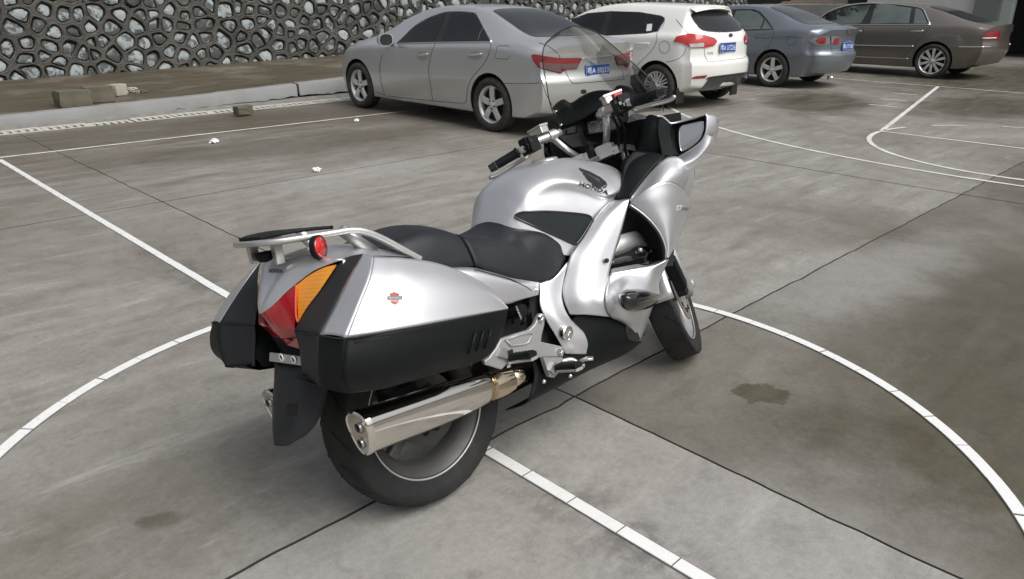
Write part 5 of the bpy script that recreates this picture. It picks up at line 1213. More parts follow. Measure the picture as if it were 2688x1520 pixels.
# ---------------------------------------------------------------- seat
def seat(nm, st):
    net = []
    for x, zc, zs, ys, zd, yd, zb, yb in st: net.append([np.array(p) for p in ((x, 0, zc), (x, -ys*.55, zc+.25*(zs-zc)), (x, -ys, zs), (x, -(ys+yd)/2-.006, (zs+zd)/2+.012), (x, -yd, zd), (x, -yb, zb), (x, -yb+.03, zb-.012))])
    # an inset gap between the two seats: the end rows drop down
    return part(nm, surf(symnet(net), 44, 45), VINYL, fix=False)
seat('pillion_seat', [(-.135, .80, .80, .10, .79, .14, .78, .15), (-.13, .862, .855, .105, .825, .155, .79, .17), (-.09, .882, .872, .11, .835, .165, .785, .178), (-.02, .897, .887, .115, .842, .175, .775, .186), (.06, .907, .895, .115, .845, .18, .762, .192), (.12, .897, .885, .115, .835, .18, .752, .196), (.165, .878, .866, .115, .818, .182, .748, .198), (.19, .862, .848, .115, .80, .182, .745, .197), (.197, .80, .79, .11, .77, .17, .74, .18)])
seat('rider_seat', [(.199, .79, .78, .10, .76, .16, .735, .18), (.203, .852, .842, .11, .80, .178, .745, .196), (.23, .846, .838, .115, .790, .181, .727, .200), (.27, .832, .826, .12, .772, .186, .704, .203), (.33, .812, .808, .125, .755, .190, .674, .205), (.39, .815, .806, .12, .745, .190, .648, .205), (.44, .832, .814, .105, .735, .190, .631, .204), (.475, .852, .812, .115, .742, .19, .626, .203), (.51, .835, .802, .13, .745, .19, .625, .202), (.56, .80, .775, .150, .735, .19, .632, .200), (.605, .76, .732, .165, .705, .186, .655, .193), (.632, .71, .700, .160, .682, .178, .665, .182)])
# ---------------------------------------------------------------- tank
tank_st = [(.452, [(0, .835), (.04, .834), (.07, .826), (.085, .815), (.095, .80), (.10, .78)]), (.47, [(0, .868), (.05, .864), (.09, .848), (.105, .832), (.115, .81), (.12, .78)]), (.50, [(0, .914), (.06, .908), (.112, .882), (.127, .858), (.137, .828), (.142, .74)]), (.55, [(0, .963), (.075, .956), (.138, .925), (.152, .89), (.158, .84), (.164, .715)]),
    (.65, [(0, .998), (.09, .990), (.168, .946), (.170, .902), (.181, .832), (.188, .672)]), (.75, [(0, 1.010), (.10, 1.0), (.194, .922), (.186, .880), (.200, .80), (.202, .67)]), (.85, [(0, 1.006), (.112, .992), (.214, .872), (.208, .838), (.214, .78), (.210, .68)]),
    (.93, [(0, .992), (.12, .974), (.216, .868), (.215, .835), (.214, .79), (.205, .70)]), (1.00, [(0, .973), (.12, .957), (.196, .895), (.206, .85), (.205, .80), (.19, .72)]), (1.05, [(0, .958), (.10, .946), (.155, .912), (.168, .87), (.168, .80), (.16, .73)]), (1.09, [(0, .944), (.08, .93), (.105, .90), (.11, .86), (.11, .80), (.11, .74)])]
tnet = [[np.array((x, -y, z)) for y, z in r] for x, r in tank_st]
tvf = surf(symnet(tnet), 80, 61); part('fuel_tank', tvf, SILVER, fix=False)
tank_bvh = bvh_of(tvf)
part('tank_cap', xf(lathe([(.001, .012), (.045, .011), (.052, .004), (.053, -.02)], 30), Matrix.Translation((.80, .0, 1.008)) @ Matrix.Rotation(R(90), 4, 'X')), SATIN)
KP = [(438, 870), (470, 835), (560, 808), (700, 800), (900, 802), (1150, 820), (1330, 840), (1400, 862), (1424, 900), (1400, 955), (1330, 1070), (1250, 1190), (1215, 1215), (1170, 1210), (1000, 1128), (800, 1040), (600, 950), (470, 895)]
stick('knee_pad', 'C', KP, tank_bvh, KNEE, .004, None, 45, 1)
kv = drape([tuple(p) for p in np.vstack([chaikin(KP, 1), chaikin(KP, 1)[:1]])], [], tank_bvh, bray('C'), .003)[0]
part('knee_pad_edge', sweep(kv, circle(.004, 8), None, False), BLKGL)
# wing mark and lettering
WING = [[(1252, 250), (1400, 300), (1530, 370), (1600, 430), (1618, 470), (1600, 468), (1510, 395), (1390, 330), (1285, 290)], [(1300, 305), (1400, 350), (1520, 420), (1582, 462), (1585, 485), (1500, 432), (1390, 375), (1318, 338)], [(1330, 350), (1420, 392), (1520, 445), (1566, 478), (1560, 495), (1490, 455), (1400, 412), (1348, 380)], [(1360, 390), (1440, 425), (1530, 470), (1545, 492), (1530, 505), (1450, 458), (1380, 415)], [(1410, 455), (1470, 455), (1520, 485), (1550, 500), (1500, 500), (1450, 480)], [(1618, 470), (1600, 500), (1572, 508), (1560, 500), (1600, 478)]]
for w_ in WING: stick('wing_mark', 'C', w_, tank_bvh, DECAL, .003, None, 60)
stick_text('tank_lettering', 'HONDA', 'C', [(1256, 470), (1626, 592), (1640, 545), (1268, 424)], tank_bvh, DECAL, .003, bold=.025)
# ---------------------------------------------------------------- fairings (right side drawn, left side mirrored)
bp = N('E', [[(712, 20, -.224), (810, 26, -.262), (908, 8, -.285)], [(560, 172, -.222), (700, 180, -.265), (882, 120, -.288)], [(400, 430, -.215), (600, 400, -.264), (835, 310, -.287)], [(250, 640, -.206), (480, 640, -.260), (762, 560, -.285)], [(195, 840, -.206), (430, 840, -.262), (690, 800, -.285)], [(157, 1030, -.211), (400, 1050, -.270), (652, 1020, -.292)], [(180, 1180, -.222), (400, 1190, -.274), (636, 1180, -.300)], [(238, 1312, -.232), (430, 1312, -.272), (692, 1336, -.305)]])
panel('knee_fairing', bp, SILVER, None, 44, 22, .006)
strip_up = [[X('C', 1912, 640, -.285), X('C', 2040, 460, -.294), X('C', 2200, 270, -.312), X('C', 2350, 132, -.330), X('C', 2470, 100, -.346), X('C', 2565, 130, -.364), X('C', 2652, 264, -.375)], [X('C', 1918, 668, -.287), X('C', 2085, 490, -.315), X('C', 2260, 330, -.345), X('C', 2400, 270, -.367), X('C', 2500, 270, -.380), X('C', 2590, 310, -.384), X('C', 2650, 384, -.370)], [X('E', 917, 62, -.288), X('E', 1020, -30, -.322), X('E', 1130, -110, -.350), X('E', 1240, -160, -.372), X('E', 1340, -178, -.381), X('E', 1440, -150, -.378), X('E', 1512, -98, -.362)]]
panel('upper_fairing_edge', strip_up, SILVER, None, 16, 34, .006)
stc = N('E', [[(917, 62, -.288), (1060, -60, -.332), (1210, -150, -.366), (1330, -180, -.382), (1440, -150, -.378), (1512, -98, -.362)], [(975, 105, -.302), (1110, 30, -.345), (1260, -20, -.374), (1380, -40, -.386), (1500, -20, -.372), (1590, 50, -.338)], [(1060, 165, -.322), (1180, 130, -.356), (1310, 100, -.378), (1420, 90, -.382), (1520, 100, -.362), (1585, 120, -.330)], [(1185, 285, -.346), (1270, 260, -.370), (1360, 240, -.382), (1430, 230, -.378), (1490, 230, -.354), (1540, 245, -.322)],
    [(1275, 415, -.362), (1330, 400, -.377), (1380, 395, -.380), (1425, 390, -.370), (1460, 390, -.346), (1488, 395, -.314)], [(1325, 560, -.370), (1355, 555, -.378), (1380, 550, -.374), (1402, 545, -.360), (1418, 540, -.338), (1425, 535, -.308)], [(1330, 665, -.372), (1345, 668, -.375), (1352, 670, -.366), (1356, 668, -.350), (1358, 664, -.330), (1360, 660, -.304)]])
panel('side_fairing', stc, SILVER, None, 40, 30, .006)
st_bvh = bvh_of(fair(surf(stc, 40, 30), 40, 30, 14))
stick_text('side_lettering', 'ST', 'E', [(1422, 138), (1480, 138), (1498, 82), (1440, 82)], st_bvh, WHITEM, .003); stick_text('side_lettering', '1300', 'E', [(1490, 138), (1562, 138), (1570, 104), (1500, 104)], st_bvh, DK_ST, .003)
low = N('E', [[(682, 868, -.285), (900, 822, -.316), (1120, 786, -.345), (1240, 750, -.358), (1334, 700, -.345), (1352, 690, -.305)], [(655, 980, -.290), (860, 910, -.328), (1080, 890, -.350), (1190, 870, -.350), (1262, 850, -.325), (1290, 832, -.285)], [(638, 1090, -.298), (800, 1030, -.352), (1020, 1010, -.372), (1160, 1000, -.362), (1220, 985, -.330), (1236, 960, -.282)], [(636, 1180, -.302), (780, 1150, -.368), (1020, 1140, -.385), (1170, 1120, -.368), (1235, 1105, -.335), (1245, 1080, -.285)], [(655, 1265, -.306), (830, 1285, -.365), (1030, 1290, -.372), (1120, 1270, -.350), (1160, 1240, -.318), (1180, 1200, -.275)], [(700, 1342, -.310), (860, 1375, -.348), (980, 1390, -.352), (1060, 1385, -.338), (1105, 1370, -.308), (1128, 1340, -.270)]])
low.append([X('F', 1600, 392, -.318), X('F', 1690, 430, -.330), X('F', 1780, 470, -.328), X('F', 1830, 480, -.315), X('F', 1868, 470, -.292), X('F', 1890, 440, -.262)])
low.append([X('F', 1758, 503, -.314), X('F', 1775, 530, -.316), X('F', 1795, 565, -.312), X('F', 1806, 590, -.302), X('F', 1814, 608, -.288), X('F', 1824, 610, -.262)])
panel('lower_fairing', low, SILVER, None, 46, 30, .006)
# lip round the cooling opening
lip = [[X('E', 690, 855, -.286), X('E', 900, 815, -.316), X('E', 1100, 780, -.343), X('E', 1240, 742, -.357), X('E', 1325, 690, -.368)], [X('E', 700, 795, -.268), X('E', 900, 757, -.290), X('E', 1010, 742, -.305), X('E', 1090, 758, -.315), X('E', 1296, 702, -.340)]]
panel('opening_lip', lip, SILVER, None, 8, 24, .005)
lip2 = [[X('E', 917, 64, -.288), X('E', 1060, 165, -.322), X('E', 1185, 285, -.346), X('E', 1275, 415, -.362), X('E', 1325, 560, -.370), X('E', 1328, 680, -.370)], [X('E', 905, 92, -.262), X('E', 1030, 165, -.290), X('E', 1150, 280, -.312), X('E', 1245, 410, -.328), X('E', 1300, 560, -.335), X('E', 1302, 690, -.338)]]
panel('opening_lip', lip2, SILVER, None, 8, 30, .005)
# crash pod
podo = [(778, 1110), (790, 1070), (840, 1035), (920, 1018), (1010, 1014), (1110, 1030), (1200, 1062), (1268, 1108), (1230, 1170), (1150, 1235), (1060, 1270), (960, 1282), (870, 1275), (815, 1235), (782, 1165)]
pr = chaikin(podo, 1); cx_, cy_ = 985, 1145; rings = []
for k, y in ((1.0, -.362), (.93, -.390), (.75, -.415), (.48, -.430), (.2, -.436)):
    rings.append([X('E', cx_+(p[0]-cx_)*k, cy_+(p[1]-cy_)*k, y-.0+(.035*max(0, (p[0]-cx_)/280)*k)) for p in pr])
V = [tuple(p) for r in rings for p in r]; n = len(pr); pod = (V, gridfaces(5, n, False, True)+[tuple(range(4*n, 5*n))])
parts2('crash_pod', pod, BLKGL, sharp=60)
# things seen through the opening
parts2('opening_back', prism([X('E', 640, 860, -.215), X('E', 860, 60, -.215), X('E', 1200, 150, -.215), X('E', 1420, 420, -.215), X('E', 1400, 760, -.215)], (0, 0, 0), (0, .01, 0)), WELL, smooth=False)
rad = []
for k in range(26):
    t = k/25; a0, b0 = 1100+140*math.sin(t*1.6), 270+440*t; a1, b1 = 1280+40*t, 262+430*t
    rad.append(prism([X('E', a0-60, b0, -.27), X('E', a1+20, b1-12, -.29), X('E', a1+20, b1-7, -.29), X('E', a0-60, b0+5, -.27)], (0, 0, 0), (0, .03, 0)))
for v_ in (join(*rad), mir(join(*rad))): tag(part('radiator_fins', v_, BLKPL, smooth=False), kind='stuff')
ec = [[X('E', 812, 408, -.232), X('E', 900, 385, -.240), X('E', 985, 372, -.244), X('E', 1050, 425, -.238)], [X('E', 790, 490, -.240), X('E', 890, 470, -.252), X('E', 1000, 445, -.256), X('E', 1095, 500, -.246)], [X('E', 755, 590, -.240), X('E', 870, 560, -.252), X('E', 1010, 510, -.256), X('E', 1122, 548, -.246)], [X('E', 735, 652, -.232), X('E', 860, 612, -.240), X('E', 1020, 560, -.244), X('E', 1105, 562, -.238)]]
panel('cylinder_head_cover', ec, GREYAL, None, 18, 18, .004)
panel('head_guard', [[X('E', 735, 650, -.246), X('E', 880, 598, -.258), X('E', 1000, 545, -.262), X('E', 1130, 552, -.250)], [X('E', 712, 720, -.258), X('E', 880, 690, -.272), X('E', 1030, 640, -.276), X('E', 1162, 612, -.258)], [X('E', 700, 790, -.252), X('E', 880, 765, -.266), X('E', 1030, 745, -.270), X('E', 1120, 740, -.256)]], BLKGL, None, 16, 20, .004)
parts2('head_bolt', xf(lathe([(.001, -.012), (.008, -.011), (.010, 0)], 14), Matrix.Translation(X('E', 1022, 585, -.272))), SATIN)
parts2('panel_rivet', xf(lathe([(.001, -.004), (.008, -.003), (.009, .003)], 12), Matrix.Translation(X('E', 657, 702, -.288))), WELL)
# black lower cowl
lc = [[X('F', 520, 800, -.19), X('F', 860, 700, -.20), X('F', 1040, 320, -.236), X('F', 1300, 322, -.272), X('F', 1490, 345, -.297), X('F', 1650, 420, -.312), X('F', 1762, 503, -.312)], [X('F', 560, 1000, -.20), X('F', 900, 880, -.217), X('F', 1150, 600, -.250), X('F', 1350, 540, -.280), X('F', 1520, 520, -.300), X('F', 1660, 540, -.310), X('F', 1792, 560, -.305)], [X('F', 540, 1150, -.20), X('F', 870, 1020, -.217), X('F', 1180, 850, -.240), X('F', 1400, 730, -.266), X('F', 1560, 680, -.286), X('F', 1690, 650, -.296), X('F', 1812, 612, -.290)], [X('F', 465, 1355, -.185), X('F', 840, 1168, -.188), X('F', 1250, 950, -.19), X('F', 1480, 850, -.20), X('F', 1620, 795, -.22), X('F', 1740, 725, -.245), X('F', 1802, 645, -.268)]]
lc.append([np.array((p[0]+.01, -.06, p[2]-.05)) for p in lc[-1]])
panel('belly_cowl', lc, BLKPL, None, 34, 40, .005)
parts2('cowl_intake', prism([X('F', 1625, 430, -.305), X('F', 1700, 445, -.312), X('F', 1770, 510, -.312), X('F', 1800, 590, -.300), X('F', 1770, 625, -.298), X('F', 1660, 600, -.302), X('F', 1632, 520, -.303)], (0, -.009, 0), (0, .004, 0)), BLKGL, smooth=False)
# side panel below the seat, with the pivot bolt
sp_ = [[X('B', 1832, 868, -.195), X('B', 2000, 832, -.204), X('B', 2188, 622, -.205)], [X('B', 1834, 1000, -.200), X('B', 1970, 990, -.209), X('B', 2118, 965, -.210)], [X('F', 628, 190, -.205), X('F', 762, 180, -.220), X('F', 905, 170, -.222)], [X('F', 692, 350, -.214), X('F', 830, 348, -.234), X('F', 978, 332, -.236)], [X('F', 800, 530, -.224), X('F', 952, 520, -.245), X('F', 1140, 498, -.250)], [X('F', 880, 668, -.229), X('F', 1060, 650, -.250), X('F', 1304, 638, -.259)], [X('F', 932, 768, -.229), X('F', 1100, 772, -.245), X('F', 1288, 768, -.250)]]
panel('side_panel', sp_, SILVER, None, 40, 20, .006)
pb = X('F', 945, 520, -.248)
parts2('pivot_bolt', xf(lathe([(.001, -.006), (.006, -.006), (.008, -.012), (.015, -.012), (.017, -.005), (.020, -.004), (.023, -.009), (.026, -.007), (.027, .006)], 28), Matrix.Translation(pb)), CHROME, sharp=50)
tc_ = [[X('B', 690, 690, -.196), X('B', 960, 690, -.200), X('B', 1250, 758, -.203), X('B', 1500, 828, -.205), X('B', 1830, 872, -.200)], [X('B', 720, 715, -.214), X('B', 1000, 740, -.226), X('B', 1300, 806, -.228), X('B', 1560, 885, -.224), X('B', 1824, 940, -.206)], [X('B', 800, 800, -.222), X('B', 1060, 880, -.232), X('B', 1340, 950, -.232), X('B', 1570, 975, -.226), X('B', 1818, 1000, -.208)], [X('B', 900, 1000, -.220), X('B', 1120, 1090, -.228), X('B', 1400, 1158, -.228), X('B', 1600, 1098, -.222), X('B', 1812, 1040, -.206)]]
panel('tail_side_cover', tc_, SILVER, None, 22, 30, .005)
line_ = [X('B', 1000, 716, -.223), X('B', 1250, 780, -.228), X('B', 1480, 850, -.226), X('B', 1640, 930, -.220), X('B', 1725, 985, -.215)]
parts2('cover_joint', tube(line_, .0018, 6, 24), WELL)
parts2('cover_screw', xf(lathe([(.001, -.003), (.006, -.003), (.007, .002)], 12), Matrix.Translation(X('B', 1777, 980, -.210))), CHROME)
# frame, engine block and shock seen in the gaps
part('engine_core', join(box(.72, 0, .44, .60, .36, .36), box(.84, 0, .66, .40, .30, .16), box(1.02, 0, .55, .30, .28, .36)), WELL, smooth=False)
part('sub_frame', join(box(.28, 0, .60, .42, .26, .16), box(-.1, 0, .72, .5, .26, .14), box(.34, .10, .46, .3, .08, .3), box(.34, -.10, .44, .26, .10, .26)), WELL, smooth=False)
parts2('shock_knob', xf(lathe([(.001, -.030), (.022, -.028), (.024, 0), (.030, .01), (.030, .05)], 22), Matrix.Translation(X('B', 1540, 1240, -.205))), BLKPL, sharp=40)
for k in range(4): parts2('knob_rib', box(*X('B', 1535+16*k, 1210+38*k, -.236), .004, .004, .014), GREYAL, smooth=False)
for a, b_, c_, d_ in ((1660, 1330, 1690, 1180), (1600, 1420, 1640, 1300), (1480, 1400, 1500, 1260)): parts2('hose', tube([X('B', a, b_, -.19), X('B', (a+c_)/2+15, (b_+d_)/2, -.20), X('B', c_, d_, -.18)], .006, 8, 12), BLKPL)
# footrest plate, footrests, brake pedal
FP = [(140, 590), (300, 535), (480, 480), (540, 420), (590, 320), (615, 284), (650, 290), (668, 330), (660, 430), (630, 545), (622, 622), (700, 640), (800, 662), (880, 682), (905, 740), (880, 802), (650, 806), (420, 838), (250, 862), (205, 900), (150, 955), (60, 925), (-30, 900), (-60, 850), (0, 806), (80, 700)]
pts = [X('F', a, b_, -.232) for a, b_ in FP]; vf = prism(pts, (0, -.008, 0), (0, .010, 0))
for v_ in (vf, mir(vf)): bevel(part('footrest_plate', v_, GREYAL, smooth=False), .004, 2, 50)
rec = [(215, 600), (380, 545), (525, 520), (525, 560), (490, 630), (440, 655), (280, 672)]
parts2('plate_recess', prism([X('F', a, b_, -.2415) for a, b_ in rec], (0, -.0005, 0), (0, .004, 0)), GREYAL, smooth=False)
rr_ = [X('F', a, b_, -.2425) for a, b_ in rec+rec[:1]]; parts2('recess_edge', sweep(rr_, circle(.003, 6)), GREYAL)
LB = [(645, 808), (870, 808), (908, 872), (830, 990), (770, 1052), (722, 1040), (690, 950)]
vf = prism([X('F', a, b_, -.234) for a, b_ in LB], (0, -.008, 0), (0, .010, 0)); parts2('footrest_bracket', vf, GREYAL, smooth=False)
for a, b_ in ((633, 345), (866, 740)): parts2('plate_bolt', xf(lathe([(.001, -.004), (.005, -.004), (.006, -.008), (.011, -.008), (.013, 0)], 18), Matrix.Translation(X('F', a, b_, -.242))), CHROME, sharp=40)
for a, b_ in ((255, 906), (675, 1097), (990, 1030)): parts2('cowl_rivet', xf(lathe([(.001, -.006), (.006, -.005), (.008, .002)], 12), Matrix.Translation(X('F', a, b_, -.225))), CHROME)
def footrest(nm, a0, b0, a1, b1, y0, y1, knuckle):
    root = empty(nm, (0, 0, 0), (0, 0, 0), bike)
    p0, p1 = X('F', a0, b0, y0), X('F', a1, b1, y1)
    for s in (-1, 1):
        f = (lambda v: v) if s < 0 else mir
        part('rubber_pad', f(sweep([p0, p0+(p1-p0)*.5+np.array((0, 0, .003)), p1], rrect(.036, .018, .007, 3))), BLKPL, root, sharp=50)
        for k in range(6):
            q = p0+(p1-p0)*(.12+.15*k); part('pad_rib', f(box(q[0], q[1], q[2]+.010, .030, .005, .005)), BLKPL, root, smooth=False)
        part('metal_tray', f(sweep([p0+np.array((0, .004, -.013)), p1+np.array((0, -.002, -.013))], rrect(.034, .010, .004, 2))), SATIN, root, sharp=50)
        kx = [X('F', u_, v_, y0+.012) for u_, v_ in knuckle]; part('knuckle', f(prism(kx, (0, -.014, 0), (0, .012, 0))), SATIN, root, smooth=False)
        sl = np.mean(kx, 0); part('knuckle_slot', f(box(sl[0]+.006, sl[1]-.0145, sl[2], .022, .004, .026)), WELL, root, smooth=False)
footrest('pillion_footrest', 285, 812, 545, 775, -.250, -.345, [(150, 682), (300, 742), (290, 800), (255, 842), (112, 792)])
footrest('rider_footrest', 835, 925, 1085, 905, -.252, -.355, [(762, 862), (820, 886), (800, 990), (780, 1020), (712, 962)])
bpd = [X('F', 880, 860, -.235), X('F', 1010, 840, -.250), X('F', 1110, 900, -.275), X('F', 1160, 905, -.285)]
part('brake_pedal', tube(bpd, .008, 10, 20), SATIN); part('pedal_tip', sweep([X('F', 1090, 862, -.272), X('F', 1180, 825, -.30), X('F', 1262, 822, -.318)], rrect(.034, .010, .004, 2)), SATIN)
part('gear_lever', mir(tube(bpd, .008, 10, 20)), SATIN)
# side stand on the hidden left side, reaching the floor
_ez = np.array((0, math.sin(0)+0, 1))
def ground_z(x, y): return y*math.tan(B_LEAN)   # height of the floor in the bike's own frame at offset y
sst = (.55, .36, ground_z(0, .36)+.012)
part('side_stand', tube([(.60, .15, .26), (.58, .26, .17), sst], [.017, .015, .013], 12), GREYAL); part('stand_foot', box(sst[0], sst[1], sst[2]-.004, .07, .05, .012, Matrix.Rotation(B_LEAN, 3, 'X')), GREYAL, smooth=False)
# ---------------------------------------------------------------- cockpit
ic = [[X('D', 1690, 805, -.290), X('D', 1560, 790, -.240), np.array((1.24, -.12, 1.07)), np.array((1.26, 0, 1.06))], [X('D', 1720, 960, -.295), X('D', 1520, 980, -.235), np.array((1.22, -.12, 1.00)), np.array((1.25, 0, 1.0))], [X('D', 1720, 1140, -.290), X('D', 1500, 1180, -.225), np.array((1.18, -.11, .95)), np.array((1.22, 0, .95))], [X('D', 1780, 1300, -.295), X('D', 1480, 1330, -.215), np.array((1.14, -.10, .90)), np.array((1.18, 0, .90))]]
part('inner_cowl', surf(symnet([r[::-1] for r in ic]), 20, 41), BLKPL, fix=False)
kp = [[X('C', 1912, 628, -.282), X('C', 2040, 452, -.290), X('C', 2200, 262, -.306), X('C', 2360, 100, -.322)], [X('C', 1720, 655, -.222), X('C', 1860, 420, -.232), X('C', 1980, 200, -.245), X('C', 2200, 60, -.270)], [X('C', 1790, 560, -.170), X('C', 1810, 320, -.160), X('C', 1830, 160, -.160), X('C', 2000, 40, -.200)]]
panel('inner_side_panel', kp, BLKPL, None, 16, 22, .005)
pocket = [X('C', 1792, 500, -.205), X('C', 1905, 505, -.222), X('C', 2020, 380, -.236), X('C', 2140, 215, -.256), X('C', 2290, 80, -.280)]
parts2('pocket_edge', tube(pocket, .006, 8, 30), BLKPL)
pk = [[X('C', 1800, 490, -.222), X('C', 1820, 330, -.205), X('C', 1850, 180, -.200), X('C', 1950, 40, -.21)], [X('C', 1895, 492, -.236), X('C', 2005, 370, -.248), X('C', 2125, 205, -.266), X('C', 2270, 70, -.290)]]
panel('pocket_lid', pk, BLKST, None, 8, 22, .004)
# visor over the gauges
_vx = lambda a: 1.215+.05*(1-((a-860)/560)**2)
vt = [XX('D', a, b_, _vx(a)) for a, b_ in ((340, 705), (400, 640), (480, 600), (570, 645), (700, 565), (800, 515), (900, 490), (1000, 484), (1110, 488), (1165, 426), (1250, 428), (1340, 458), (1400, 512))]
vb = [XX('D', a, b_, _vx(a)-.085) for a, b_ in ((385, 880), (450, 935), (540, 915), (640, 880), (745, 830), (840, 775), (940, 715), (1030, 670), (1110, 635), (1180, 610), (1260, 585), (1340, 565), (1400, 555))]
o = part('gauge_visor', surf([vt, [(np.array(a)+np.array(b_))/2+np.array((.015, 0, .004)) for a, b_ in zip(vt, vb)], vb], 14, 60), BLKPL, fix=False); solid(o, .006, 0)
vr_ = [np.array((p[0]+.004, p[1], p[2]+.001)) for p in vt]; part('visor_edge', tube(vr_, .004, 8, 50), BLKST)
for a, b_, y in ((385, 742, .255), (452, 915, .195)): part('visor_screw', xf(lathe([(.001, -.006), (.005, -.006), (.006, .002)], 10), Matrix.Translation(X('D', a, b_, y)) @ Matrix.Rotation(R(-90), 4, 'Z')), CHROME)
vr2 = [X('D', 1330, 290, -.16), X('D', 1380, 268, -.17), X('D', 1440, 350, -.185), X('D', 1530, 470, -.205), X('D', 1480, 520, -.19), X('D', 1400, 500, -.172), X('D', 1335, 400, -.162)]
vf = prism(vr2, (0, 0, 0), (.012, -.004, 0)); part('screen_bracket', vf, BLKPL, smooth=False)
part('dash_core', join(box(1.30, 0, 1.02, .14, .50, .16), box(1.27, .12, 1.10, .10, .30, .10)), BLKPL, smooth=False)
dk = [[X('D', 430, 985, .165), X('D', 600, 930, .150), X('D', 735, 860, .125)], [X('D', 450, 1080, .150), X('D', 600, 1070, .130), X('D', 750, 1060, .110)], [X('D', 600, 1200, .110), X('D', 800, 1170, .080), X('D', 980, 1150, .030)]]
part('dash_pad', surf(dk, 12, 16), BLKPL, fix=False)
sw = [X('D', 560, 955, .147), X('D', 655, 930, .132), X('D', 655, 1010, .128), X('D', 552, 1025, .140)]; part('dash_switch', prism(sw, (-.012, 0, .002), (.004, 0, 0)), BLKPL, smooth=False)
sw = [X('D', 470, 990, .157), X('D', 520, 978, .150), X('D', 520, 1035, .147), X('D', 478, 1045, .152)]; part('dash_switch', prism(sw, (-.012, 0, .002), (.004, 0, 0)), BLKPL, smooth=False)
gf = [X('D', 755, 832, .130), X('D', 850, 778, .090), X('D', 985, 715, .040), X('D', 1262, 795, -.095), X('D', 1180, 965, -.090), X('D', 1110, 988, -.065), X('D', 960, 1020, .030), X('D', 800, 1040, .100)]
gp = part('instrument_panel', prism(gf, (.0, 0, 0), (.006, 0, 0)), GAUGE, smooth=False)
def gpt(a, b_):
    A3 = np.array([gf[0], gf[3], gf[6]]); n = np.cross(A3[1]-A3[0], A3[2]-A3[0]); d = bdir('D', a, b_); return B_CAM+d*((A3[0]-B_CAM) @ n)/(d @ n)
tk = []
for c_, rx, ry in (((870, 940), 66, 78), ((985, 945), 50, 85), ((1180, 870), 40, 60)):
    for k in range(16):
        a = R(130+k*19); p0 = gpt(c_[0]+rx*math.cos(a), c_[1]+ry*math.sin(a)); p1 = gpt(c_[0]+rx*.80*math.cos(a), c_[1]+ry*.80*math.sin(a)); tk.append(sweep([p0-np.array((.003, 0, 0)), p1-np.array((.003, 0, 0))], circle(.0012, 5)))
tag(part('gauge_ticks', join(*tk), WHITEM, gp), kind='stuff')
gb = [np.array(p)-np.array((.004, 0, 0)) for p in gf]; part('instrument_bezel', sweep(np.array(gb+gb[:1]), circle(.006, 8), None, False), BLKPL, gp)
wv = [X('D', 1290, 890, -.11), X('D', 1330, 780, -.13), X('D', 1420, 765, -.16), X('D', 1545, 805, -.20), X('D', 1420, 850, -.16)]; part('vent_panel', prism(wv, (0, 0, 0), (.01, 0, 0)), GAUGE, smooth=False)
# windscreen
scr = []
for z, xs_, ys, bul in ((1.115, 1.215, .275, .115), (1.17, 1.205, .278, .11), (1.235, 1.175, .268, .10), (1.32, 1.122, .222, .085), (1.40, 1.07, .175, .065), (1.455, 1.045, .128, .045), (1.485, 1.045, .06, .02)):
    scr.append([np.array((xs_+bul*(1-q*q), -ys*q, z+.012*(1-q*q))) for q in (0, .3, .6, .85, 1.0)])
svf = surf(symnet(scr), 40, 41); o = part('windscreen', svf, SCREEN, fix=False)
SP = np.array(svf[0]).reshape(40, 41, 3); edge = np.vstack([SP[:, 0], SP[-1, 1:-1], SP[::-1, -1]])
EDGE = plain('screen_edge', (.03, .033, .033), .3); part('screen_edge', sweep(edge[::2], circle(.0022, 6)), EDGE, o)
# nose: headlamp cowl in front of the dash (hidden from here, closes the shape)
nose = []
for x, w_, z0, z1 in ((1.20, .27, .66, 1.0), (1.32, .25, .64, 1.06), (1.48, .19, .66, 1.04), (1.60, .13, .70, .96), (1.66, .06, .76, .90)):
    nose.append([np.array((x, -w_*math.sin(t), (z0+z1)/2+(z1-z0)/2*math.cos(t))) for t in np.linspace(0, math.pi, 7)])
part('nose_cowl', surf(symnet(nose), 24, 41), SILVER, fix=False)
part('headlamp', xf(lathe([(.001, -.03), (.06, -.02), (.08, .0)], 30), Matrix.Translation((1.61, 0, .83)) @ Matrix.Rotation(R(90), 4, 'Z') @ Matrix.Scale(1.6, 4, (1, 0, 0))), LENS_CLEAR)
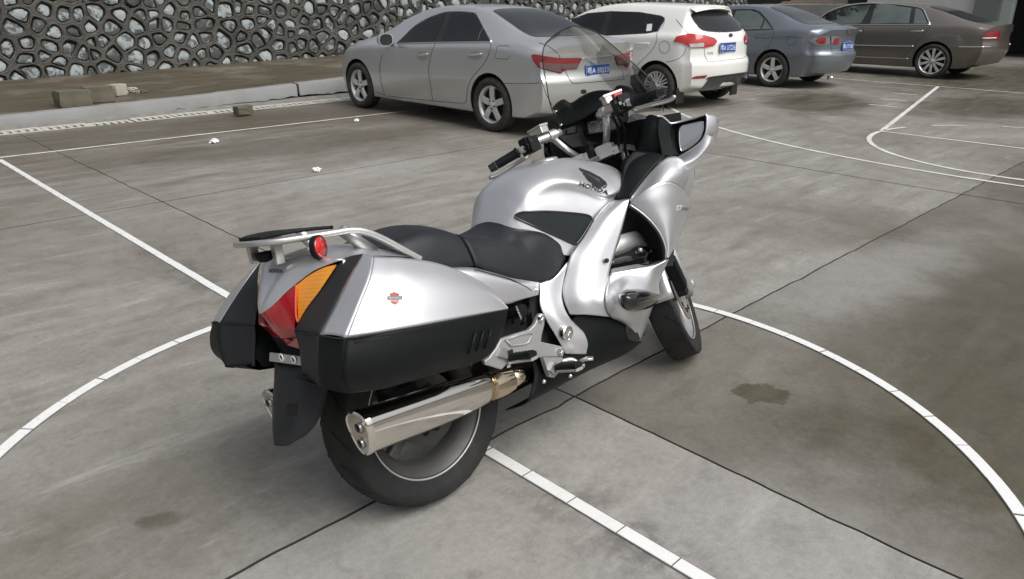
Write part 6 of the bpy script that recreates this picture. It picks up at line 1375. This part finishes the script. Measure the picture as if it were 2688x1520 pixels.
# mirrors
for s in (-1, 1):
    root = empty('mirror', (0, 0, 0), (0, 0, 0), bike); f = (lambda v: v) if s < 0 else mir
    my_ = lambda a: -.285-.145*(a-1840)/470
    rim = [(1850, 896), (1990, 868), (2150, 825), (2270, 786), (2300, 800), (2306, 900), (2290, 1020), (2225, 1130), (2080, 1240), (1935, 1325), (1880, 1310), (1850, 1180), (1842, 1030)]
    rp_ = [X('D', a, b_, my_(a)) for a, b_ in rim]
    rp_ = chaikin(rp_, 1); cen = rp_.mean(0); n = len(rp_)
    back = []
    for k, dx, sc in ((0, 0, 1.0), (1, .012, 1.03), (2, .05, 1.02), (3, .09, .88), (4, .12, .60), (5, .13, .25)):
        back += [tuple(cen+(p-cen)*sc+np.array((dx, -.10*dx, -.12*dx))) for p in rp_]
    part('mirror_shell', f((back, gridfaces(6, n, False, True)+[tuple(range(5*n, 6*n))])), SILVER, root)
    inn = [tuple(cen+(p-cen)*.965) for p in rp_]+[tuple(cen+(p-cen)*.90+np.array((.022, 0, 0))) for p in rp_]
    part('mirror_frame', f(([tuple(p) for p in rp_]+inn, gridfaces(3, n, False, True)+[tuple(range(2*n, 3*n))])), BLKPL, root, sharp=40)
    gls = [(1945, 935), (2060, 908), (2235, 868), (2250, 885), (2248, 985), (2195, 1110), (2080, 1195), (1965, 1265), (1938, 1240), (1930, 1080)]
    gpz = chaikin([X('D', a, b_, my_(a)-.0)+np.array((.012, 0, 0)) for a, b_ in gls], 2); gc = gpz.mean(0); gpz[:, 0] += (-.10 if s < 0 else .26)*(gpz[:, 2]-gc[2])
    g_ = part('mirror_glass', f(([tuple(p) for p in gpz], [tuple(range(len(gpz)))])), MIRROR, root, fix=False, smooth=False)
    part('glass_edge', f(sweep(np.vstack([gpz, gpz[:1]]), circle(.0028, 6), None, False)), CHROME, root)
    part('mirror_arm', f(surf([[X('D', 1700, 830, -.29), X('D', 1850, 896, -.30)], [X('D', 1690, 1000, -.295), X('D', 1842, 1030, -.30)], [X('D', 1740, 1290, -.300), X('D', 1890, 1315, -.315)]], 10, 8)), BLKPL, root, fix=False)
    part('mirror_edge', f(tube([X('D', 1675, 800, -.288), X('D', 1745, 810, -.29), X('D', 1800, 855, -.295), X('D', 1855, 893, -.302)]+[X('D', a, b_, my_(a)) for a, b_ in ((1990, 866), (2150, 823), (2275, 783), (2306, 800), (2309, 900), (2292, 1022), (2228, 1134), (2080, 1246), (1935, 1331))], .004, 8, 60)), SILVER, root)
    skirt = [[X('D', 1880, 1312, -.300), X('D', 1935, 1331, -.315), X('D', 2080, 1246, -.36), X('D', 2228, 1134, -.405), X('D', 2296, 1022, -.426)], [X('D', 1890, 1400, -.338), X('D', 1990, 1400, -.358), X('D', 2150, 1340, -.392), X('D', 2300, 1200, -.424), X('D', 2372, 1060, -.437)], [X('D', 1930, 1475, -.352), X('D', 2085, 1480, -.374), X('D', 2230, 1350, -.404), X('D', 2370, 1165, -.430), X('D', 2425, 1000, -.440)]]
    part('mirror_foot', f(surf(skirt, 12, 16)), SILVER, root, fix=False)
# ---------------------------------------------------------------- handlebars (turned to the left)
hb = empty('handlebar', (0, 0, 0), (0, 0, 0), bike)
def hpart(nm, vf, mat, parent=hb, **k): return part(nm, steer(vf), mat, parent, **k)
GO, GI, SI, BI = np.array((.845, .362, 1.084)), np.array((.880, .238, 1.103)), np.array((.945, .158, 1.121)), np.array((1.000, .098, 1.122))
hpart('top_bridge', join(box(1.065, 0, .992, .085, .17, .035), box(1.045, .055, .985, .10, .05, .05), box(1.045, -.055, .985, .10, .05, .05)), SATIN, smooth=False)
part('yoke_cover', steer(box(1.10, 0, .975, .10, .20, .03)), GREYAL, hb, smooth=False)
for s in (1, -1):
    m_ = lambda p: np.array((p[0], s*p[1], p[2]))
    hpart('riser', sweep([m_((1.055, .055, 1.0)), m_((1.025, .085, 1.045)), m_((.985, .112, 1.105))], rrect(.026, .018, .005, 3)), SATIN)
    hpart('bar_tube', tube([m_(BI+(BI-SI)*.25), m_(BI), m_(SI), m_(GI)], .0145, 14), SATIN)
    hpart('bar_clamp', tube([m_(SI+(BI-SI)*.55), m_(SI+(BI-SI)*.95)], .022, 16), SATIN, sharp=40)
    d = (GO-GI)/np.linalg.norm(GO-GI)
    gp_ = hpart('grip', tube([m_(GI), m_(GI+d*.004), m_(GI+d*.012), m_(GI+d*.05), m_(GI+d*.094), m_(GI+d*.1)], [.021, .023, .0185, .0172, .0175, .0165], 16), BLKPL, sharp=50)
    ribs = [tube([m_(GI+d*(.018+.0075*k)), m_(GI+d*(.021+.0075*k))], .0186, 14) for k in range(9)]; tag(hpart('grip_ribs', join(*ribs), BLKPL, gp_, sharp=40), kind='stuff')
    hpart('bar_end', tube([m_(GI+d*.101), m_(GO)], [.0185, .0155], 16), BLKGL, gp_, sharp=40)
    sb = SI+(GI-SI)*.45
    rotm = Matrix.Rotation(s*R(-32), 3, 'Z')
    o = hpart('switch_box', join(box(*m_(sb), .05, .062, .058, rotm), box(*m_(sb+np.array((-.012, .006, .008))), .04, .04, .05, rotm)), BLKPL, smooth=False)
    for k in range(3): hpart('switch_button', box(*m_(sb+np.array((-.034, -.016+.014*k, .012-.010*k))), .012, .011, .011, rotm), BLKGL if k else BLKST, o, smooth=False)
    if s < 0: hpart('stop_switch', box(*m_(sb+np.array((-.010, -.004, .038))), .030, .032, .016, rotm), plain('red_switch', (.5, .02, .03), .4), o, smooth=False)
    mc = SI+np.array((.030, .012, .012))
    q = hpart('fluid_reservoir', box(*m_(mc+np.array((.012, -.012, .022))), .042, .075, .030, rotm), SATIN, smooth=False); bevel(q, .004)
    hpart('reservoir_lid', box(*m_(mc+np.array((.012, -.012, .040))), .046, .079, .008, rotm), SATIN, q, smooth=False)
    hpart('master_cylinder', tube([m_(SI+np.array((.035, -.035, -.002))), m_(SI+np.array((.028, .05, -.004)))], .013, 12), SATIN, q)
    lv = [m_(SI+np.array((.035, .055, -.012))), m_(GI+np.array((.060, -.01, -.022))), m_(GI+d*.05+np.array((.062, .0, -.026))), m_(GO+np.array((.045, -.005, -.030))), m_(GO+np.array((.030, .018, -.028)))]
    hpart('lever', sweep(crom(lv, 24), rrect(.011, .016, .004, 2)), SATIN); hpart('lever_ball', xf(lathe([(.0005, -.009), (.006, -.007), (.009, 0), (.006, .007), (.0005, .009)], 12), Matrix.Translation(lv[-1])), SATIN)
for k, (p0, p1, p2, p3) in enumerate((((.96, -.14, 1.09), (1.04, -.13, 1.04), (1.08, -.10, .98), (1.12, -.08, .90)), ((.95, -.16, 1.085), (1.05, -.15, 1.03), (1.10, -.12, .97), (1.15, -.10, .88)), ((.95, .15, 1.08), (1.02, .16, 1.05), (1.08, .13, 1.0), (1.13, .10, .93)))):
    hpart('brake_hose' if k else 'throttle_cable', tube([p0, p1, p2, p3], .0055, 8, 20), BLKPL)
hpart('ignition_lock', xf(lathe([(.001, .02), (.014, .02), (.018, .012), (.019, -.03)], 16), Matrix.Translation((1.03, 0, 1.01)) @ Matrix.Rotation(R(90), 4, 'X')), BLKPL)
hpart('key_fob', box(1.015, .01, 1.045, .012, .020, .028), BLKPL, smooth=False)
